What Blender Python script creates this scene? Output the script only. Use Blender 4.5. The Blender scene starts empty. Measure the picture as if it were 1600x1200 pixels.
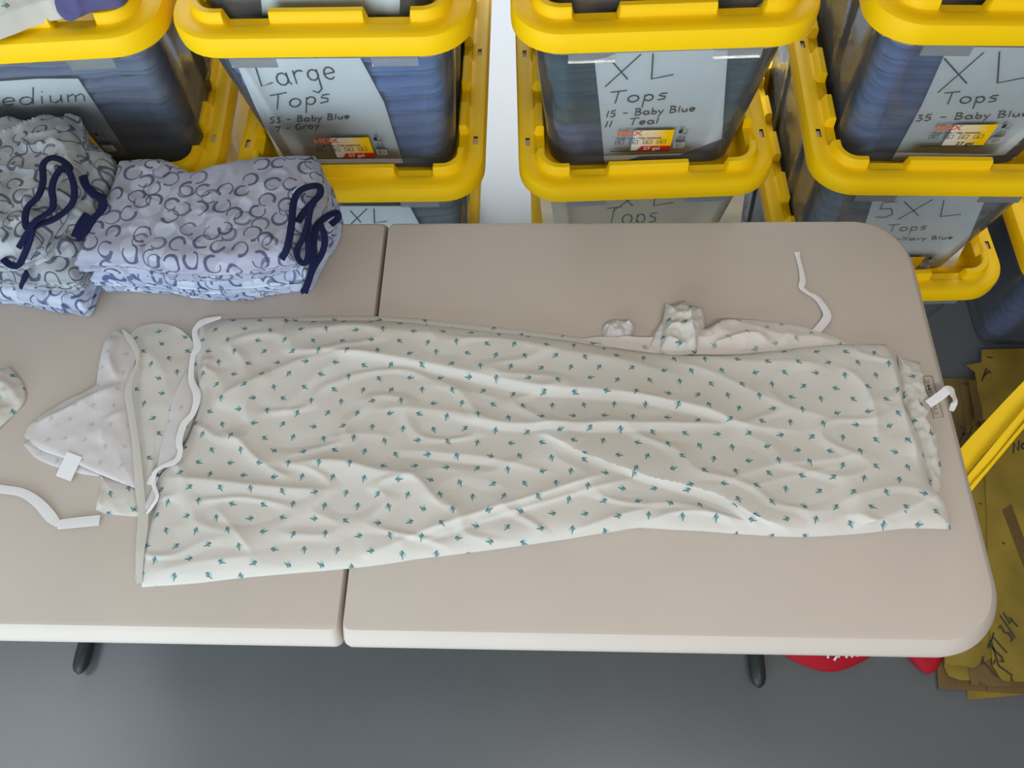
import bpy, bmesh, math, random
import numpy as np
from mathutils import Vector, Matrix, noise
random.seed(7)
SC = bpy.context.scene
COL = SC.collection
# ------------------------------------------------------------------ camera
F = 1200.0
CAMR = np.array([[0.99916746, 0.021573, -0.03462641],
                 [-0.00377, 0.8957, 0.44464],
                 [0.04060735, -0.44418498, 0.89501438]])
# rows: camera right, up, back in world axes (re-orthonormalised)
_r = CAMR[0] / np.linalg.norm(CAMR[0]); _b = CAMR[2] - _r * (_r @ CAMR[2]); _b /= np.linalg.norm(_b)
_u = np.cross(_b, _r); CAMR = np.array([_r, _u, _b])
CAMC = np.array([0.2982, -0.1716, 1.9026])
cam_d = bpy.data.cameras.new('camera'); cam = bpy.data.objects.new('camera', cam_d); COL.objects.link(cam)
cam_d.sensor_width = 36; cam_d.lens = F / 1600 * 36; cam_d.clip_start = 0.02
M = Matrix([[CAMR[j][i] for j in range(3)] for i in range(3)]).to_4x4(); M.translation = Vector(CAMC)
cam.matrix_world = M
SC.camera = cam
SC.view_settings.view_transform = 'Standard'; SC.view_settings.look = 'None'
SC.view_settings.gamma = 1; SC.view_settings.use_curve_mapping = False
SC.view_settings.exposure = 0.0
SC.cycles.transparent_max_bounces = 28
SC.cycles.max_bounces = 7
# ------------------------------------------------------------------ world and lights
W = bpy.data.worlds.new('world'); SC.world = W; W.use_nodes = True
W.node_tree.nodes['Background'].inputs[0].default_value = (0.75, 0.86, 1.0, 1)
W.node_tree.nodes['Background'].inputs[1].default_value = 0.5
def area(name, loc, target, sx, sy, power, col):
    l = bpy.data.lights.new(name, 'AREA'); l.shape = 'RECTANGLE'; l.size = sx; l.size_y = sy
    l.energy = power; l.color = col
    o = bpy.data.objects.new(name, l); COL.objects.link(o); o.location = loc
    o.rotation_euler = (Vector(target) - Vector(loc)).to_track_quat('-Z', 'Y').to_euler()
    return o
area('daylight_front', (-1.3, -1.80, 1.05), (-1.3, 0, 1.05), 3.2, 1.8, 82, (0.74, 0.91, 1.0))
area('daylight_back', (0.2, 3.38, 1.42), (0.2, 0, 1.42), 5.4, 1.9, 215, (0.90, 0.96, 1.0))
area('added_front_fill', (0.85, -0.80, 2.44), (0.85, -0.80, 0), 1.3, 0.3, 20, (1.0, 0.94, 0.88))  # unseen fill lamp, added to brighten the front of the table
area('added_left_fill', (-2.35, -0.45, 2.44), (-2.35, -0.45, 0), 1.3, 1.4, 11, (0.86, 0.93, 1.0))  # added lamp out of view; its blurred reflection lifts the floor at left

def ray(u, v): return CAMR.T @ np.array([(u - 800) / F, (600 - v) / F, -1.0])
def A(u, v, z):
    r = ray(u, v); return CAMC + r * (z - CAMC[2]) / r[2]
def onplane(u, v, p0, n):
    r = ray(u, v); return CAMC + r * (((p0 - CAMC) @ n) / (r @ n))

# ------------------------------------------------------------------ helpers
def tag(o, label=None, cat=None, group=None, kind=None):
    if label: o['label'] = label
    if cat: o['category'] = cat
    if group: o['group'] = group
    if kind: o['kind'] = kind
    return o
def empty(name, loc, label, cat, group=None, rz=0):
    o = bpy.data.objects.new(name, None); COL.objects.link(o); o.location = loc; o.rotation_euler = (0, 0, rz)
    o.empty_display_size = 0.05
    return tag(o, label, cat, group)
def link(name, me, mats, parent=None, smooth=True, sharp=40):
    o = bpy.data.objects.new(name, me); COL.objects.link(o)
    if not isinstance(mats, (list, tuple)): mats = [mats]
    if len(me.materials) == 0:
        for m in mats: me.materials.append(m)
    if smooth and not me.get('sm'):
        me.shade_smooth()
        if sharp: me.set_sharp_from_angle(angle=math.radians(sharp))
        me['sm'] = 1
    if parent is not None: o.parent = parent
    return o
def wparent(o, parent):       # geometry is already in world axes, the parent only has a place
    o.parent = parent
    o.matrix_parent_inverse = (Matrix.Translation(parent.location) @ Matrix.Rotation(parent.rotation_euler.z, 4, 'Z')).inverted()
    return o
def mesh(verts, faces, uvs=None, midx=None, name='m'):
    me = bpy.data.meshes.new(name); me.from_pydata([tuple(map(float, v)) for v in verts], [], faces); 
    if uvs is not None:
        ul = me.uv_layers.new(name='UVMap')
        for p in me.polygons:
            for li, vi in zip(p.loop_indices, p.vertices): ul.data[li].uv = uvs[vi]
    if midx is not None:
        for p, i in zip(me.polygons, midx): p.material_index = i
    me.update(); return me
class MB:
    def __init__(s): s.v = []; s.f = []; s.m = []
    def add(s, vs, fs, mi=0):
        n = len(s.v); s.v += [tuple(map(float, x)) for x in vs]; s.f += [tuple(i + n for i in f) for f in fs]; s.m += [mi] * len(fs)
    def box(s, a, b, mi=0):
        x0, y0, z0 = a; x1, y1, z1 = b
        s.add([(x0, y0, z0), (x1, y0, z0), (x1, y1, z0), (x0, y1, z0), (x0, y0, z1), (x1, y0, z1), (x1, y1, z1), (x0, y1, z1)],
              [(0, 3, 2, 1), (4, 5, 6, 7), (0, 1, 5, 4), (1, 2, 6, 5), (2, 3, 7, 6), (3, 0, 4, 7)], mi)
    def tube(s, pts, rad, n=12, mi=0):
        pts = [Vector(p) for p in pts]; rads = rad if isinstance(rad, (list, tuple)) else [rad] * len(pts)
        vs = []; fs = []; up = Vector((0, 0, 1))
        for i, p in enumerate(pts):
            d = (pts[min(i + 1, len(pts) - 1)] - pts[max(i - 1, 0)]).normalized()
            a = d.cross(up if abs(d.z) < .95 else Vector((1, 0, 0))).normalized(); b = a.cross(d)
            for k in range(n):
                t = 2 * math.pi * k / n; vs.append(p + (a * math.cos(t) + b * math.sin(t)) * rads[i])
        for i in range(len(pts) - 1):
            for k in range(n): fs.append((i * n + k, i * n + (k + 1) % n, (i + 1) * n + (k + 1) % n, (i + 1) * n + k))
        fs.append(tuple(range(n))[::-1]); fs.append(tuple(range((len(pts) - 1) * n, len(pts) * n)))
        s.add(vs, fs, mi)
    def build(s, name, mats, parent=None, smooth=True, sharp=40):
        return link(name, mesh(s.v, s.f, None, s.m), mats, parent, smooth, sharp)

# ------------------------------------------------------------------ node maths
class X:
    nt = None
    def __init__(s, k): s.k = k
    @staticmethod
    def op(o, a, b=None, c=None):
        n = X.nt.nodes.new('ShaderNodeMath'); n.operation = o
        for i, q in enumerate((a, b, c)):
            if q is None: continue
            if isinstance(q, X): X.nt.links.new(q.k, n.inputs[i])
            else: n.inputs[i].default_value = q
        return X(n.outputs[0])
    def __add__(a, b): return X.op('ADD', a, b)
    __radd__ = __add__
    def __sub__(a, b): return X.op('SUBTRACT', a, b)
    def __rsub__(a, b): return X.op('SUBTRACT', b, a)
    def __mul__(a, b): return X.op('MULTIPLY', a, b)
    __rmul__ = __mul__
    def __lt__(a, b): return X.op('LESS_THAN', a, b)
    def __gt__(a, b): return X.op('GREATER_THAN', a, b)
def srgb(r, g, b):
    f = lambda c: (c / 255 / 12.92) if c / 255 <= .04045 else ((c / 255 + .055) / 1.055) ** 2.4
    return (f(r), f(g), f(b), 1)
def mat(name, col, rough=.6, spec=.5, bump=0, bscale=200, noise_amt=0, nscale=8, coat=0, metal=0, sheen=0, trans=0):
    m = bpy.data.materials.new(name); m.use_nodes = True; nt = m.node_tree; b = nt.nodes['Principled BSDF']
    b.inputs['Base Color'].default_value = col; b.inputs['Roughness'].default_value = rough
    b.inputs['Specular IOR Level'].default_value = spec; b.inputs['Metallic'].default_value = metal
    b.inputs['Coat Weight'].default_value = coat
    if sheen: b.inputs['Sheen Weight'].default_value = sheen
    tc = nt.nodes.new('ShaderNodeTexCoord')
    if bump:
        n = nt.nodes.new('ShaderNodeTexNoise'); n.inputs['Scale'].default_value = bscale; n.inputs['Detail'].default_value = 3
        nt.links.new(tc.outputs['Object'], n.inputs['Vector'])
        bp = nt.nodes.new('ShaderNodeBump'); bp.inputs['Strength'].default_value = bump; bp.inputs['Distance'].default_value = .001
        nt.links.new(n.outputs[0], bp.inputs['Height']); nt.links.new(bp.outputs[0], b.inputs['Normal'])
    if noise_amt:
        n = nt.nodes.new('ShaderNodeTexNoise'); n.inputs['Scale'].default_value = nscale; n.inputs['Detail'].default_value = 5
        nt.links.new(tc.outputs['Object'], n.inputs['Vector'])
        r = nt.nodes.new('ShaderNodeMapRange'); r.inputs['From Min'].default_value = .3; r.inputs['From Max'].default_value = .7
        r.inputs['To Min'].default_value = 1 - noise_amt; r.inputs['To Max'].default_value = 1 + noise_amt
        nt.links.new(n.outputs[0], r.inputs[0])
        h = nt.nodes.new('ShaderNodeHueSaturation'); h.inputs['Color'].default_value = col
        nt.links.new(r.outputs[0], h.inputs['Value']); nt.links.new(h.outputs[0], b.inputs['Base Color'])
    return m
def mixc(nt, fac, a, b):
    n = nt.nodes.new('ShaderNodeMix'); n.data_type = 'RGBA'
    for i, q in ((0, fac), (6, a), (7, b)):
        if isinstance(q, X): nt.links.new(q.k, n.inputs[i])
        elif hasattr(q, 'is_output'): nt.links.new(q, n.inputs[i])
        else: n.inputs[i].default_value = q
    return n.outputs[2]
def fabric(name, base):
    m = bpy.data.materials.new(name); m.use_nodes = True; nt = m.node_tree; b = nt.nodes['Principled BSDF']
    b.inputs['Roughness'].default_value = .95; b.inputs['Specular IOR Level'].default_value = .15
    X.nt = nt
    uv = nt.nodes.new('ShaderNodeUVMap'); sp = nt.nodes.new('ShaderNodeSeparateXYZ'); nt.links.new(uv.outputs[0], sp.inputs[0])
    w = nt.nodes.new('ShaderNodeTexNoise'); w.inputs['Scale'].default_value = 900; nt.links.new(uv.outputs[0], w.inputs[0])
    w2 = nt.nodes.new('ShaderNodeTexNoise'); w2.inputs['Scale'].default_value = 28; w2.inputs['Detail'].default_value = 4; nt.links.new(uv.outputs[0], w2.inputs[0])
    h = X(w.outputs[0]) * .25 + X(w2.outputs[0]) * 2.4
    bp = nt.nodes.new('ShaderNodeBump'); bp.inputs['Strength'].default_value = .35; bp.inputs['Distance'].default_value = .0012
    nt.links.new(h.k, bp.inputs['Height']); nt.links.new(bp.outputs[0], b.inputs['Normal'])
    return m, nt, b, uv, X(sp.outputs[0]), X(sp.outputs[1])
def leaf_print(name, base, fade=1.0):
    m, nt, b, uv, u, v = fabric(name, base)
    cw, ch = .0500, .0225
    row = X.op('FLOOR', v * (1 / ch)); fy = v * (1 / ch) - row
    sh = X.op('MODULO', X.op('ABSOLUTE', row * 1.0), 2.0)
    uu = u * (1 / cw) + sh * .46 + X.op('SINE', row * 1.7) * .08; colm = X.op('FLOOR', uu); fx = uu - colm
    wn = nt.nodes.new('ShaderNodeTexWhiteNoise'); wn.noise_dimensions = '2D'
    cb = nt.nodes.new('ShaderNodeCombineXYZ'); nt.links.new(colm.k, cb.inputs[0]); nt.links.new(row.k, cb.inputs[1]); nt.links.new(cb.outputs[0], wn.inputs['Vector'])
    sc = nt.nodes.new('ShaderNodeSeparateColor'); nt.links.new(wn.outputs['Color'], sc.inputs[0])
    r1, r2, r3 = X(sc.outputs[0]), X(sc.outputs[1]), X(sc.outputs[2])
    x = (fx - .5 - (r2 - .5) * .12) * cw * (1 / .0056); y = (fy - .5 - (r3 - .5) * .2) * ch * (1 / .0056)
    flip = (r1 > .5) * 2.0 - 1.0; x = x * flip; ang = r2 * 2.6 - 1.3
    c, s = X.op('COSINE', ang), X.op('SINE', ang); xr = x * c + y * s; yr = y * c - x * s
    def ell(cx, cy, rx, ry, a=0):
        dx, dy = xr - cx, yr - cy
        if a: dx, dy = dx * math.cos(a) + dy * math.sin(a), dy * math.cos(a) - dx * math.sin(a)
        dx = dx * (1 / rx); dy = dy * (1 / ry); return (dx * dx + dy * dy) < 1.0
    def sq(cx, cy, hx, hy): return (X.op('ABSOLUTE', xr - cx) < hx) * (X.op('ABSOLUTE', yr - cy) < hy)
    col = mixc(nt, sq(.42, .1, .5, .55) * .8 * fade, base, srgb(158, 184, 184))
    col = mixc(nt, ell(-.2, -.25, .6, .40, .3) * .8 * fade, col, srgb(84, 142, 140))
    col = mixc(nt, ell(-.25, .3, .55, .27, -.2) * .85 * fade, col, srgb(62, 92, 118))
    col = mixc(nt, ell(.35, -.65, .75, .17, -.6) * .85 * fade, col, srgb(60, 100, 110))
    nt.links.new(col, b.inputs['Base Color']); return m
def ring_print(name, base, pale, ink, seed=0.0, S=26.0):
    m, nt, b, uv, u, v = fabric(name, base)
    mp = nt.nodes.new('ShaderNodeMapping'); mp.inputs['Location'].default_value = (seed, seed * 1.7, 0); nt.links.new(uv.outputs[0], mp.inputs[0])
    def vor(off, scale, r, wd, keep):
        m2 = nt.nodes.new('ShaderNodeMapping'); m2.inputs['Location'].default_value = (off, off * .6, 0); nt.links.new(mp.outputs[0], m2.inputs[0])
        t = nt.nodes.new('ShaderNodeTexVoronoi'); t.voronoi_dimensions = '2D'; t.inputs['Scale'].default_value = scale; t.inputs['Randomness'].default_value = .5
        nt.links.new(m2.outputs[0], t.inputs['Vector'])
        sc = nt.nodes.new('ShaderNodeSeparateColor'); nt.links.new(t.outputs['Color'], sc.inputs[0]); r1, r2, r3 = [X(sc.outputs[i]) for i in range(3)]
        d = nt.nodes.new('ShaderNodeVectorMath'); d.operation = 'SUBTRACT'; nt.links.new(m2.outputs[0], d.inputs[0]); nt.links.new(t.outputs['Position'], d.inputs[1])
        s2 = nt.nodes.new('ShaderNodeSeparateXYZ'); nt.links.new(d.outputs[0], s2.inputs[0])
        a = X.op('ARCTAN2', X(s2.outputs[1]), X(s2.outputs[0]))
        rr = r1 * .1 + (r - .05)
        ring = X.op('ABSOLUTE', X(t.outputs['Distance']) - rr) < (X.op('SINE', a + r2 * 6.28) * (wd * .45) + wd)
        arc = X.op('SINE', a + r3 * 6.28) > -.84
        if keep is None: return X(t.outputs['Distance']) < r, r1
        return ring * arc * (r2 < keep), None
    disc, rr = vor(3.3, S * .9, .42, 0, None)
    col = mixc(nt, disc * rr * .8, base, pale)
    r1, _ = vor(0, S, .35, .052, .86); r2, _ = vor(7.1, S * 1.02, .36, .05, .38)
    col = mixc(nt, r2 * .7, col, ink); col = mixc(nt, r1 * .85, col, ink)
    nt.links.new(col, b.inputs['Base Color']); return m
def clear_plastic(name, tint=(.955, .965, .97, 1), haze=.08, hazecol=(.75, .78, .8, 1), gloss=1.0):
    m = bpy.data.materials.new(name); m.use_nodes = True; nt = m.node_tree; nt.nodes.clear()
    out = nt.nodes.new('ShaderNodeOutputMaterial'); t = nt.nodes.new('ShaderNodeBsdfTransparent'); t.inputs[0].default_value = tint
    g = nt.nodes.new('ShaderNodeBsdfGlossy'); g.inputs['Roughness'].default_value = .12
    fr = nt.nodes.new('ShaderNodeFresnel'); fr.inputs[0].default_value = 1.45
    mx = nt.nodes.new('ShaderNodeMath'); mx.operation = 'MULTIPLY'; mx.inputs[1].default_value = gloss; nt.links.new(fr.outputs[0], mx.inputs[0])
    m1 = nt.nodes.new('ShaderNodeMixShader'); nt.links.new(mx.outputs[0], m1.inputs[0]); nt.links.new(t.outputs[0], m1.inputs[1]); nt.links.new(g.outputs[0], m1.inputs[2])
    d = nt.nodes.new('ShaderNodeBsdfDiffuse'); d.inputs[0].default_value = hazecol
    m2 = nt.nodes.new('ShaderNodeMixShader'); m2.inputs[0].default_value = haze; nt.links.new(m1.outputs[0], m2.inputs[1]); nt.links.new(d.outputs[0], m2.inputs[2])
    nt.links.new(m2.outputs[0], out.inputs[0]); return m

MT = {}
MT['yellow'] = mat('yellow_plastic', srgb(255, 206, 0), .5, .25, bump=.35, bscale=900)
MT['clear'] = clear_plastic('clear_plastic')
MT['tab'] = clear_plastic('milky_plastic', (.9, .91, .92, 1), .15)
MT['lug'] = mat('pale_rim_plastic', srgb(225, 205, 190), .5)
MT['table'] = mat('table_plastic', srgb(194, 183, 174), .55, .4, bump=.3, bscale=1400, noise_amt=.03, nscale=5)
MT['gap'] = mat('table_seam_edge', srgb(95, 85, 78), .7)
MT['steel'] = mat('grey_steel', srgb(70, 74, 74), .45, metal=.4)
MT['rubber'] = mat('black_rubber', srgb(30, 36, 36), .5)
MT['paper'] = mat('white_paper', srgb(222, 226, 228), .9, .1, noise_amt=.03, nscale=20)
MT['paper_tan'] = mat('tan_paper', srgb(205, 190, 165), .9, .1, noise_amt=.06, nscale=20)
MT['ink'] = mat('marker_ink', srgb(45, 48, 55), .7)
MT['white_tape'] = mat('white_cotton_tape', srgb(226, 224, 226), .9, .1, bump=.3, bscale=1200)
MT['grey_tape'] = mat('grey_cotton_tape', srgb(200, 197, 190), .9, .1, bump=.3, bscale=1200)
MT['navy'] = mat('navy_binding', srgb(24, 29, 66), .85, .2, bump=.5, bscale=900)
MT['leaf'] = leaf_print('leaf_print_cotton', srgb(205, 201, 195))
MT['leaf_back'] = leaf_print('leaf_print_reverse', srgb(206, 201, 202), .28)
MT['kraft'] = mat('olive_kraft_board', srgb(140, 118, 42), .6, .35, noise_amt=.3, nscale=7)
MT['leaf_half'] = leaf_print('leaf_print_half_faded', srgb(212, 204, 198), .6)  # sleeve cloth, print partly faded
MT['kraft_dark'] = mat('brown_kraft_board', srgb(112, 90, 52), .6, .35, noise_amt=.25, nscale=9)
MT['tape_brown'] = mat('brown_packing_tape', srgb(96, 74, 34), .5, .5)
MT['red'] = mat('red_cloth', srgb(165, 20, 38), .7, .2, bump=.3, bscale=500)
MT['white'] = mat('white_lettering', srgb(225, 222, 226), .7)
MT['orange'] = mat('orange_lettering', srgb(240, 110, 70), .6)
MT['label_red'] = mat('label_red', srgb(205, 30, 25), .5)
MT['label_black'] = mat('label_black', srgb(45, 42, 42), .6)
MT['wall'] = mat('wall_paint', srgb(165, 160, 154), .9)
MT['frame'] = mat('window_frame_paint', srgb(190, 194, 196), .6)
MT['purple'] = mat('slate_purple_cotton', srgb(92, 90, 132), .95, .1, bump=.5, bscale=60)
MT['blue_ring'] = ring_print('ring_print_blue', srgb(160, 162, 182), srgb(186, 192, 212), srgb(66, 72, 104), 0.0)
MT['green_ring'] = ring_print('ring_print_green_grey', srgb(158, 163, 172), srgb(188, 194, 200), srgb(66, 76, 92), 2.2)
MT['blue_ring2'] = ring_print('ring_print_pale_blue', srgb(172, 182, 206), srgb(202, 212, 230), srgb(66, 74, 120), 5.2)
# sticker yellow fades to white on its left
m = mat('label_yellow', srgb(245, 215, 40), .4); nt = m.node_tree; X.nt = nt
uvn = nt.nodes.new('ShaderNodeUVMap'); sp = nt.nodes.new('ShaderNodeSeparateXYZ'); nt.links.new(uvn.outputs[0], sp.inputs[0])
nz = nt.nodes.new('ShaderNodeTexNoise'); nz.inputs['Scale'].default_value = 5; nt.links.new(uvn.outputs[0], nz.inputs[0])
ff = X(sp.outputs[0]) * 2.4 - .75 + (X(nz.outputs[0]) - .5) * .9 - X(sp.outputs[1]) * .1
ff.k.node.use_clamp = True
nt.links.new(mixc(nt, ff, srgb(228, 228, 224), srgb(255, 206, 0)), nt.nodes['Principled BSDF'].inputs['Base Color']); MT['label_yellow'] = m
# polished grey floor
m = mat('polished_floor', srgb(92, 95, 99), .27, 1.0, noise_amt=.06, nscale=3); MT['floor'] = m

# ------------------------------------------------------------------ room
def plane_obj(name, vs, m, kind='structure'):
    o = link(name, mesh(vs, [tuple(range(len(vs)))]), m, None, False); o['kind'] = kind; return o
def slab_obj(name, a, b, m):
    q = MB(); q.box(a, b); o = q.build(name, m, None, False); o['kind'] = 'structure'; return o
RX0, RX1, RY0, RY1, RH = -4.0, 4.0, -1.9, 3.5, 2.5
slab_obj('floor', (RX0, RY0, -.1), (RX1, RY1, 0), MT['floor'])
slab_obj('ceiling', (RX0, RY0, RH), (RX1, RY1, RH + .1), MT['wall'])
slab_obj('wall_left', (RX0 - .1, RY0, -.1), (RX0, RY1, RH + .1), MT['wall'])
slab_obj('wall_right', (RX1, RY0, -.1), (RX1 + .1, RY1, RH + .1), MT['wall'])
def wall_hole(name, y0, y1, hx0, hx1, hz0, hz1):
    q = MB(); q.box((RX0, y0, 0), (hx0, y1, RH)); q.box((hx1, y0, 0), (RX1, y1, RH)); q.box((hx0, y0, hz1), (hx1, y1, RH))
    if hz0 > 0: q.box((hx0, y0, 0), (hx1, y1, hz0))
    o = q.build(name, MT['wall'], None, False); o['kind'] = 'structure'
wall_hole('wall_front', RY0 - .1, RY0, -2.95, .35, .12, 2.0)
wall_hole('wall_back', RY1, RY1 + .1, -2.5, 2.9, .45, 2.42)
def window(name, x0, x1, z0, z1, y, nb):
    q = MB(); t = .05
    q.box((x0, y - .03, z0), (x1, y + .03, z0 + t)); q.box((x0, y - .03, z1 - t), (x1, y + .03, z1))
    for i in range(nb + 1):
        x = x0 + (x1 - x0 - t) * i / nb; q.box((x, y - .03, z0 + t), (x + t, y + .03, z1 - t))
    o = q.build(name, MT['frame'], None, False); o['kind'] = 'structure'
window('window_1', -2.95, .35, .12, 2.0, RY0 - .05, 3)
window('window_2', -2.5, 2.9, .45, 2.42, RY1 + .05, 3)

# ------------------------------------------------------------------ rounded rectangle rings
def side_samples(h, r, marks, n=10):
    s = set([-(h - r), h - r]) | set(k for k in marks if abs(k) < h - r - 1e-6)
    for i in range(1, n): s.add(-(h - r) + 2 * (h - r) * i / n)
    s = sorted(s); out = [s[0]]
    for k in s[1:]:
        if k - out[-1] > 1.5e-3 or k in marks:
            out.append(k)
    return out
def rr_base(hx, hy, r, mx=(), my=(), nx=10, ny=14, na=9):
    """list of (cx, cy, nx, ny, side, s): arc/straight point = c + n*radius"""
    P = []; xs = side_samples(hx, r, mx, nx); ys = side_samples(hy, r, my, ny); ix, iy = hx - r, hy - r
    for x in xs: P.append((x, -iy, 0, -1, 'f', x))
    for k in range(1, na): a = -math.pi / 2 + math.pi / 2 * k / na; P.append((ix, -iy, math.cos(a), math.sin(a), 'c', 0))
    for y in ys: P.append((ix, y, 1, 0, 'r', y))
    for k in range(1, na): a = math.pi / 2 * k / na; P.append((ix, iy, math.cos(a), math.sin(a), 'c', 0))
    for x in reversed(xs): P.append((x, iy, 0, 1, 'b', x))
    for k in range(1, na): a = math.pi / 2 + math.pi / 2 * k / na; P.append((-ix, iy, math.cos(a), math.sin(a), 'c', 0))
    for y in reversed(ys): P.append((-ix, y, -1, 0, 'l', y))
    for k in range(1, na): a = math.pi + math.pi / 2 * k / na; P.append((-ix, -iy, math.cos(a), math.sin(a), 'c', 0))
    return P
# ------------------------------------------------------------------ tote meshes
LHX, LHY, LR = .2575, .385, .085
NX = [(-.157, -.078), (.078, .157)]; NY = [(-.292, -.232), (-.168, -.105), (-.03, .03), (.105, .168), (.232, .292)]
SL = [(-.268, -.246), (-.011, .011), (.246, .268)]
E_ = .005
def notch(side, s):
    for a, b in (NX if side in 'fb' else NY if side in 'lr' else ()):
        if a < s < b: return 1.0
    return 0.0
def lid_mesh():
    mx = [q for a, b in NX for q in (a - E_, a, a + 1e-4, b - 1e-4, b, b + E_)]
    mx = [q for a, b in NX for q in (a, a + E_, b - E_, b)]
    my = [q for a, b in NY for q in (a, a + E_, b - E_, b)] + [q for a, b in SL for q in (a, b)]
    base = rr_base(LHX, LHY, LR, mx, my)
    def nf(side, s):
        for a, b in (NX if side in 'fb' else NY if side in 'lr' else ()):
            if a + E_ - 1e-5 <= s <= b - E_ + 1e-5: return 1.0
        return 0.0
    rings = [(.010, -.030, 0), (.006, -.038, 0), (.001, -.038, 0), (.000, -.030, 0), (.001, -.010, 0), (.004, -.003, 0), (.010, 0, 0),
             (.015, .0005, 0), (.024, .0005, 0), (.032, 0, 0), (.0345, .0015, 1), (.038, .015, 1), (.041, .0185, 1), (.051, .0185, 1), (.054, .015, 1), (.0565, -.047, 2), (.0605, -.0515, 2)]
    n = len(base); vs = []; fs = []
    for d, z, k in rings:
        for cx, cy, ax, ay, sd, s in base:
            zz = z
            if k == 1 and nf(sd, s): zz = -.004 if d > .037 else -.001
            vs.append((cx + ax * (LR - d), cy + ay * (LR - d), zz))
    for i in range(len(rings) - 1):
        for j in range(n):
            a, b = base[j], base[(j + 1) % n]
            if i == 7 and a[4] == b[4] and a[4] in 'lr' and any(q0 - 1e-6 <= min(a[5], b[5]) and max(a[5], b[5]) <= q1 + 1e-6 for q0, q1 in SL): continue
            fs.append((i * n + j, i * n + (j + 1) % n, (i + 1) * n + (j + 1) % n, (i + 1) * n + j))
    fs.append(tuple(range((len(rings) - 1) * n, len(rings) * n)))
    return mesh(vs, fs)
BT, BB = (.222, .350), (.188, .320)      # half sizes of the body at its top and foot
BH = .345
def body_mesh():
    bx = [-.78, -.72, .72, .78]; by = [-.84, -.80, -.46, -.42, -.36, -.32, .32, .36, .42, .46, .80, .84]
    r = .052; base = rr_base(BB[0], BB[1], r, [k * (BB[0] - r) / .78 for k in bx], [k * BB[1] for k in by if abs(k * BB[1]) < BB[1] - r], 8, 10, 7)
    n = len(base)
    def rec(sd, s):
        if sd in 'fb': return 1.0 if abs(s) < (BB[0] - r) * .72 / .78 + 1e-4 else 0
        if sd in 'lr':
            q = abs(s / BB[1]); return 1.0 if (q < .3205 or .4595 > q > 5 or .455 < q < .805) else 0
        return 0
    rings = [(0.0, -.012, 0), (.002, -.004, 0), (.008, 0, 0), (.020, 0, 0), (.028, 0, 1), (.15, 0, 1), (.27, 0, 1), (.318, 0, 1), (.326, 0, 0), (BH - .004, 0, 0), (BH, .002, 0), (BH, .020, 0), (BH - .003, .022, 0), (BH - .016, .022, 0)]
    vs = []; fs = []
    for z, off, k in rings:
        t = min(z, BH) / BH; gx = (BT[0] - BB[0]) * t; gy = (BT[1] - BB[1]) * t
        for cx, cy, ax, ay, sd, s in base:
            sx = (BB[0] - r + gx) / (BB[0] - r); sy = (BB[1] - r + gy) / (BB[1] - r)
            o = off - (.006 if k and rec(sd, s) else 0)
            vs.append((cx * sx + ax * (r + o), cy * sy + ay * (r + o), z))
    for i in range(len(rings) - 1):
        for j in range(n): fs.append((i * n + j, i * n + (j + 1) % n, (i + 1) * n + (j + 1) % n, (i + 1) * n + j))
    fs.append(tuple(range(n))[::-1])
    return mesh(vs, fs)
LID, BODY = lid_mesh(), body_mesh()
LZ = BH + .036      # flat of the lid above the foot of its tote
def tab_mesh():
    q = MB()
    y = -(BT[1] + .0225)
    q.box((-.040, y - .003, BH - .030), (.040, y, BH - .001)); q.box((-.036, y, BH - .016), (.036, y + .018, BH - .012))
    return mesh(q.v, q.f)
TAB = tab_mesh()
def lug_mesh():
    q = MB(); q.box((-.0042, -.0095, BH + .001), (.0042, .0095, LZ - .004)); return mesh(q.v, q.f)
LUG = lug_mesh()
def tote(x, y, tier, deg, label, group='clear totes with yellow lids stacked behind the table', lid=True):
    """x, y of the lid's front middle; tier counts from 0 on the floor"""
    a = math.radians(deg); z = .33 * tier
    cx, cy = x - math.sin(a) * LHY, y + math.cos(a) * LHY
    t = empty('storage_tote', (cx, cy, z + .0005), label, 'storage box', group, a)
    link('tote_body', BODY, MT['clear'], t, True, 30)
    l = link('lid', LID, MT['yellow'], t, True, 35); l.location = (0, 0, LZ)
    for s in (-1, 1):
        o = link('clip_tab', TAB, MT['tab'], t, False); o.location = (s * .122, 0, 0)
        for sy in (-.257, 0, .257):
            o = link('rim_lug', LUG, MT['lug'], t, False); o.location = (s * (LHX - .0195), sy, 0)
    return t
def tpoint(t, p):
    a = t.rotation_euler.z; c, s = math.cos(a), math.sin(a)
    return np.array([t.location.x + p[0] * c - p[1] * s, t.location.y + p[0] * s + p[1] * c, t.location.z + p[2]])
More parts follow.
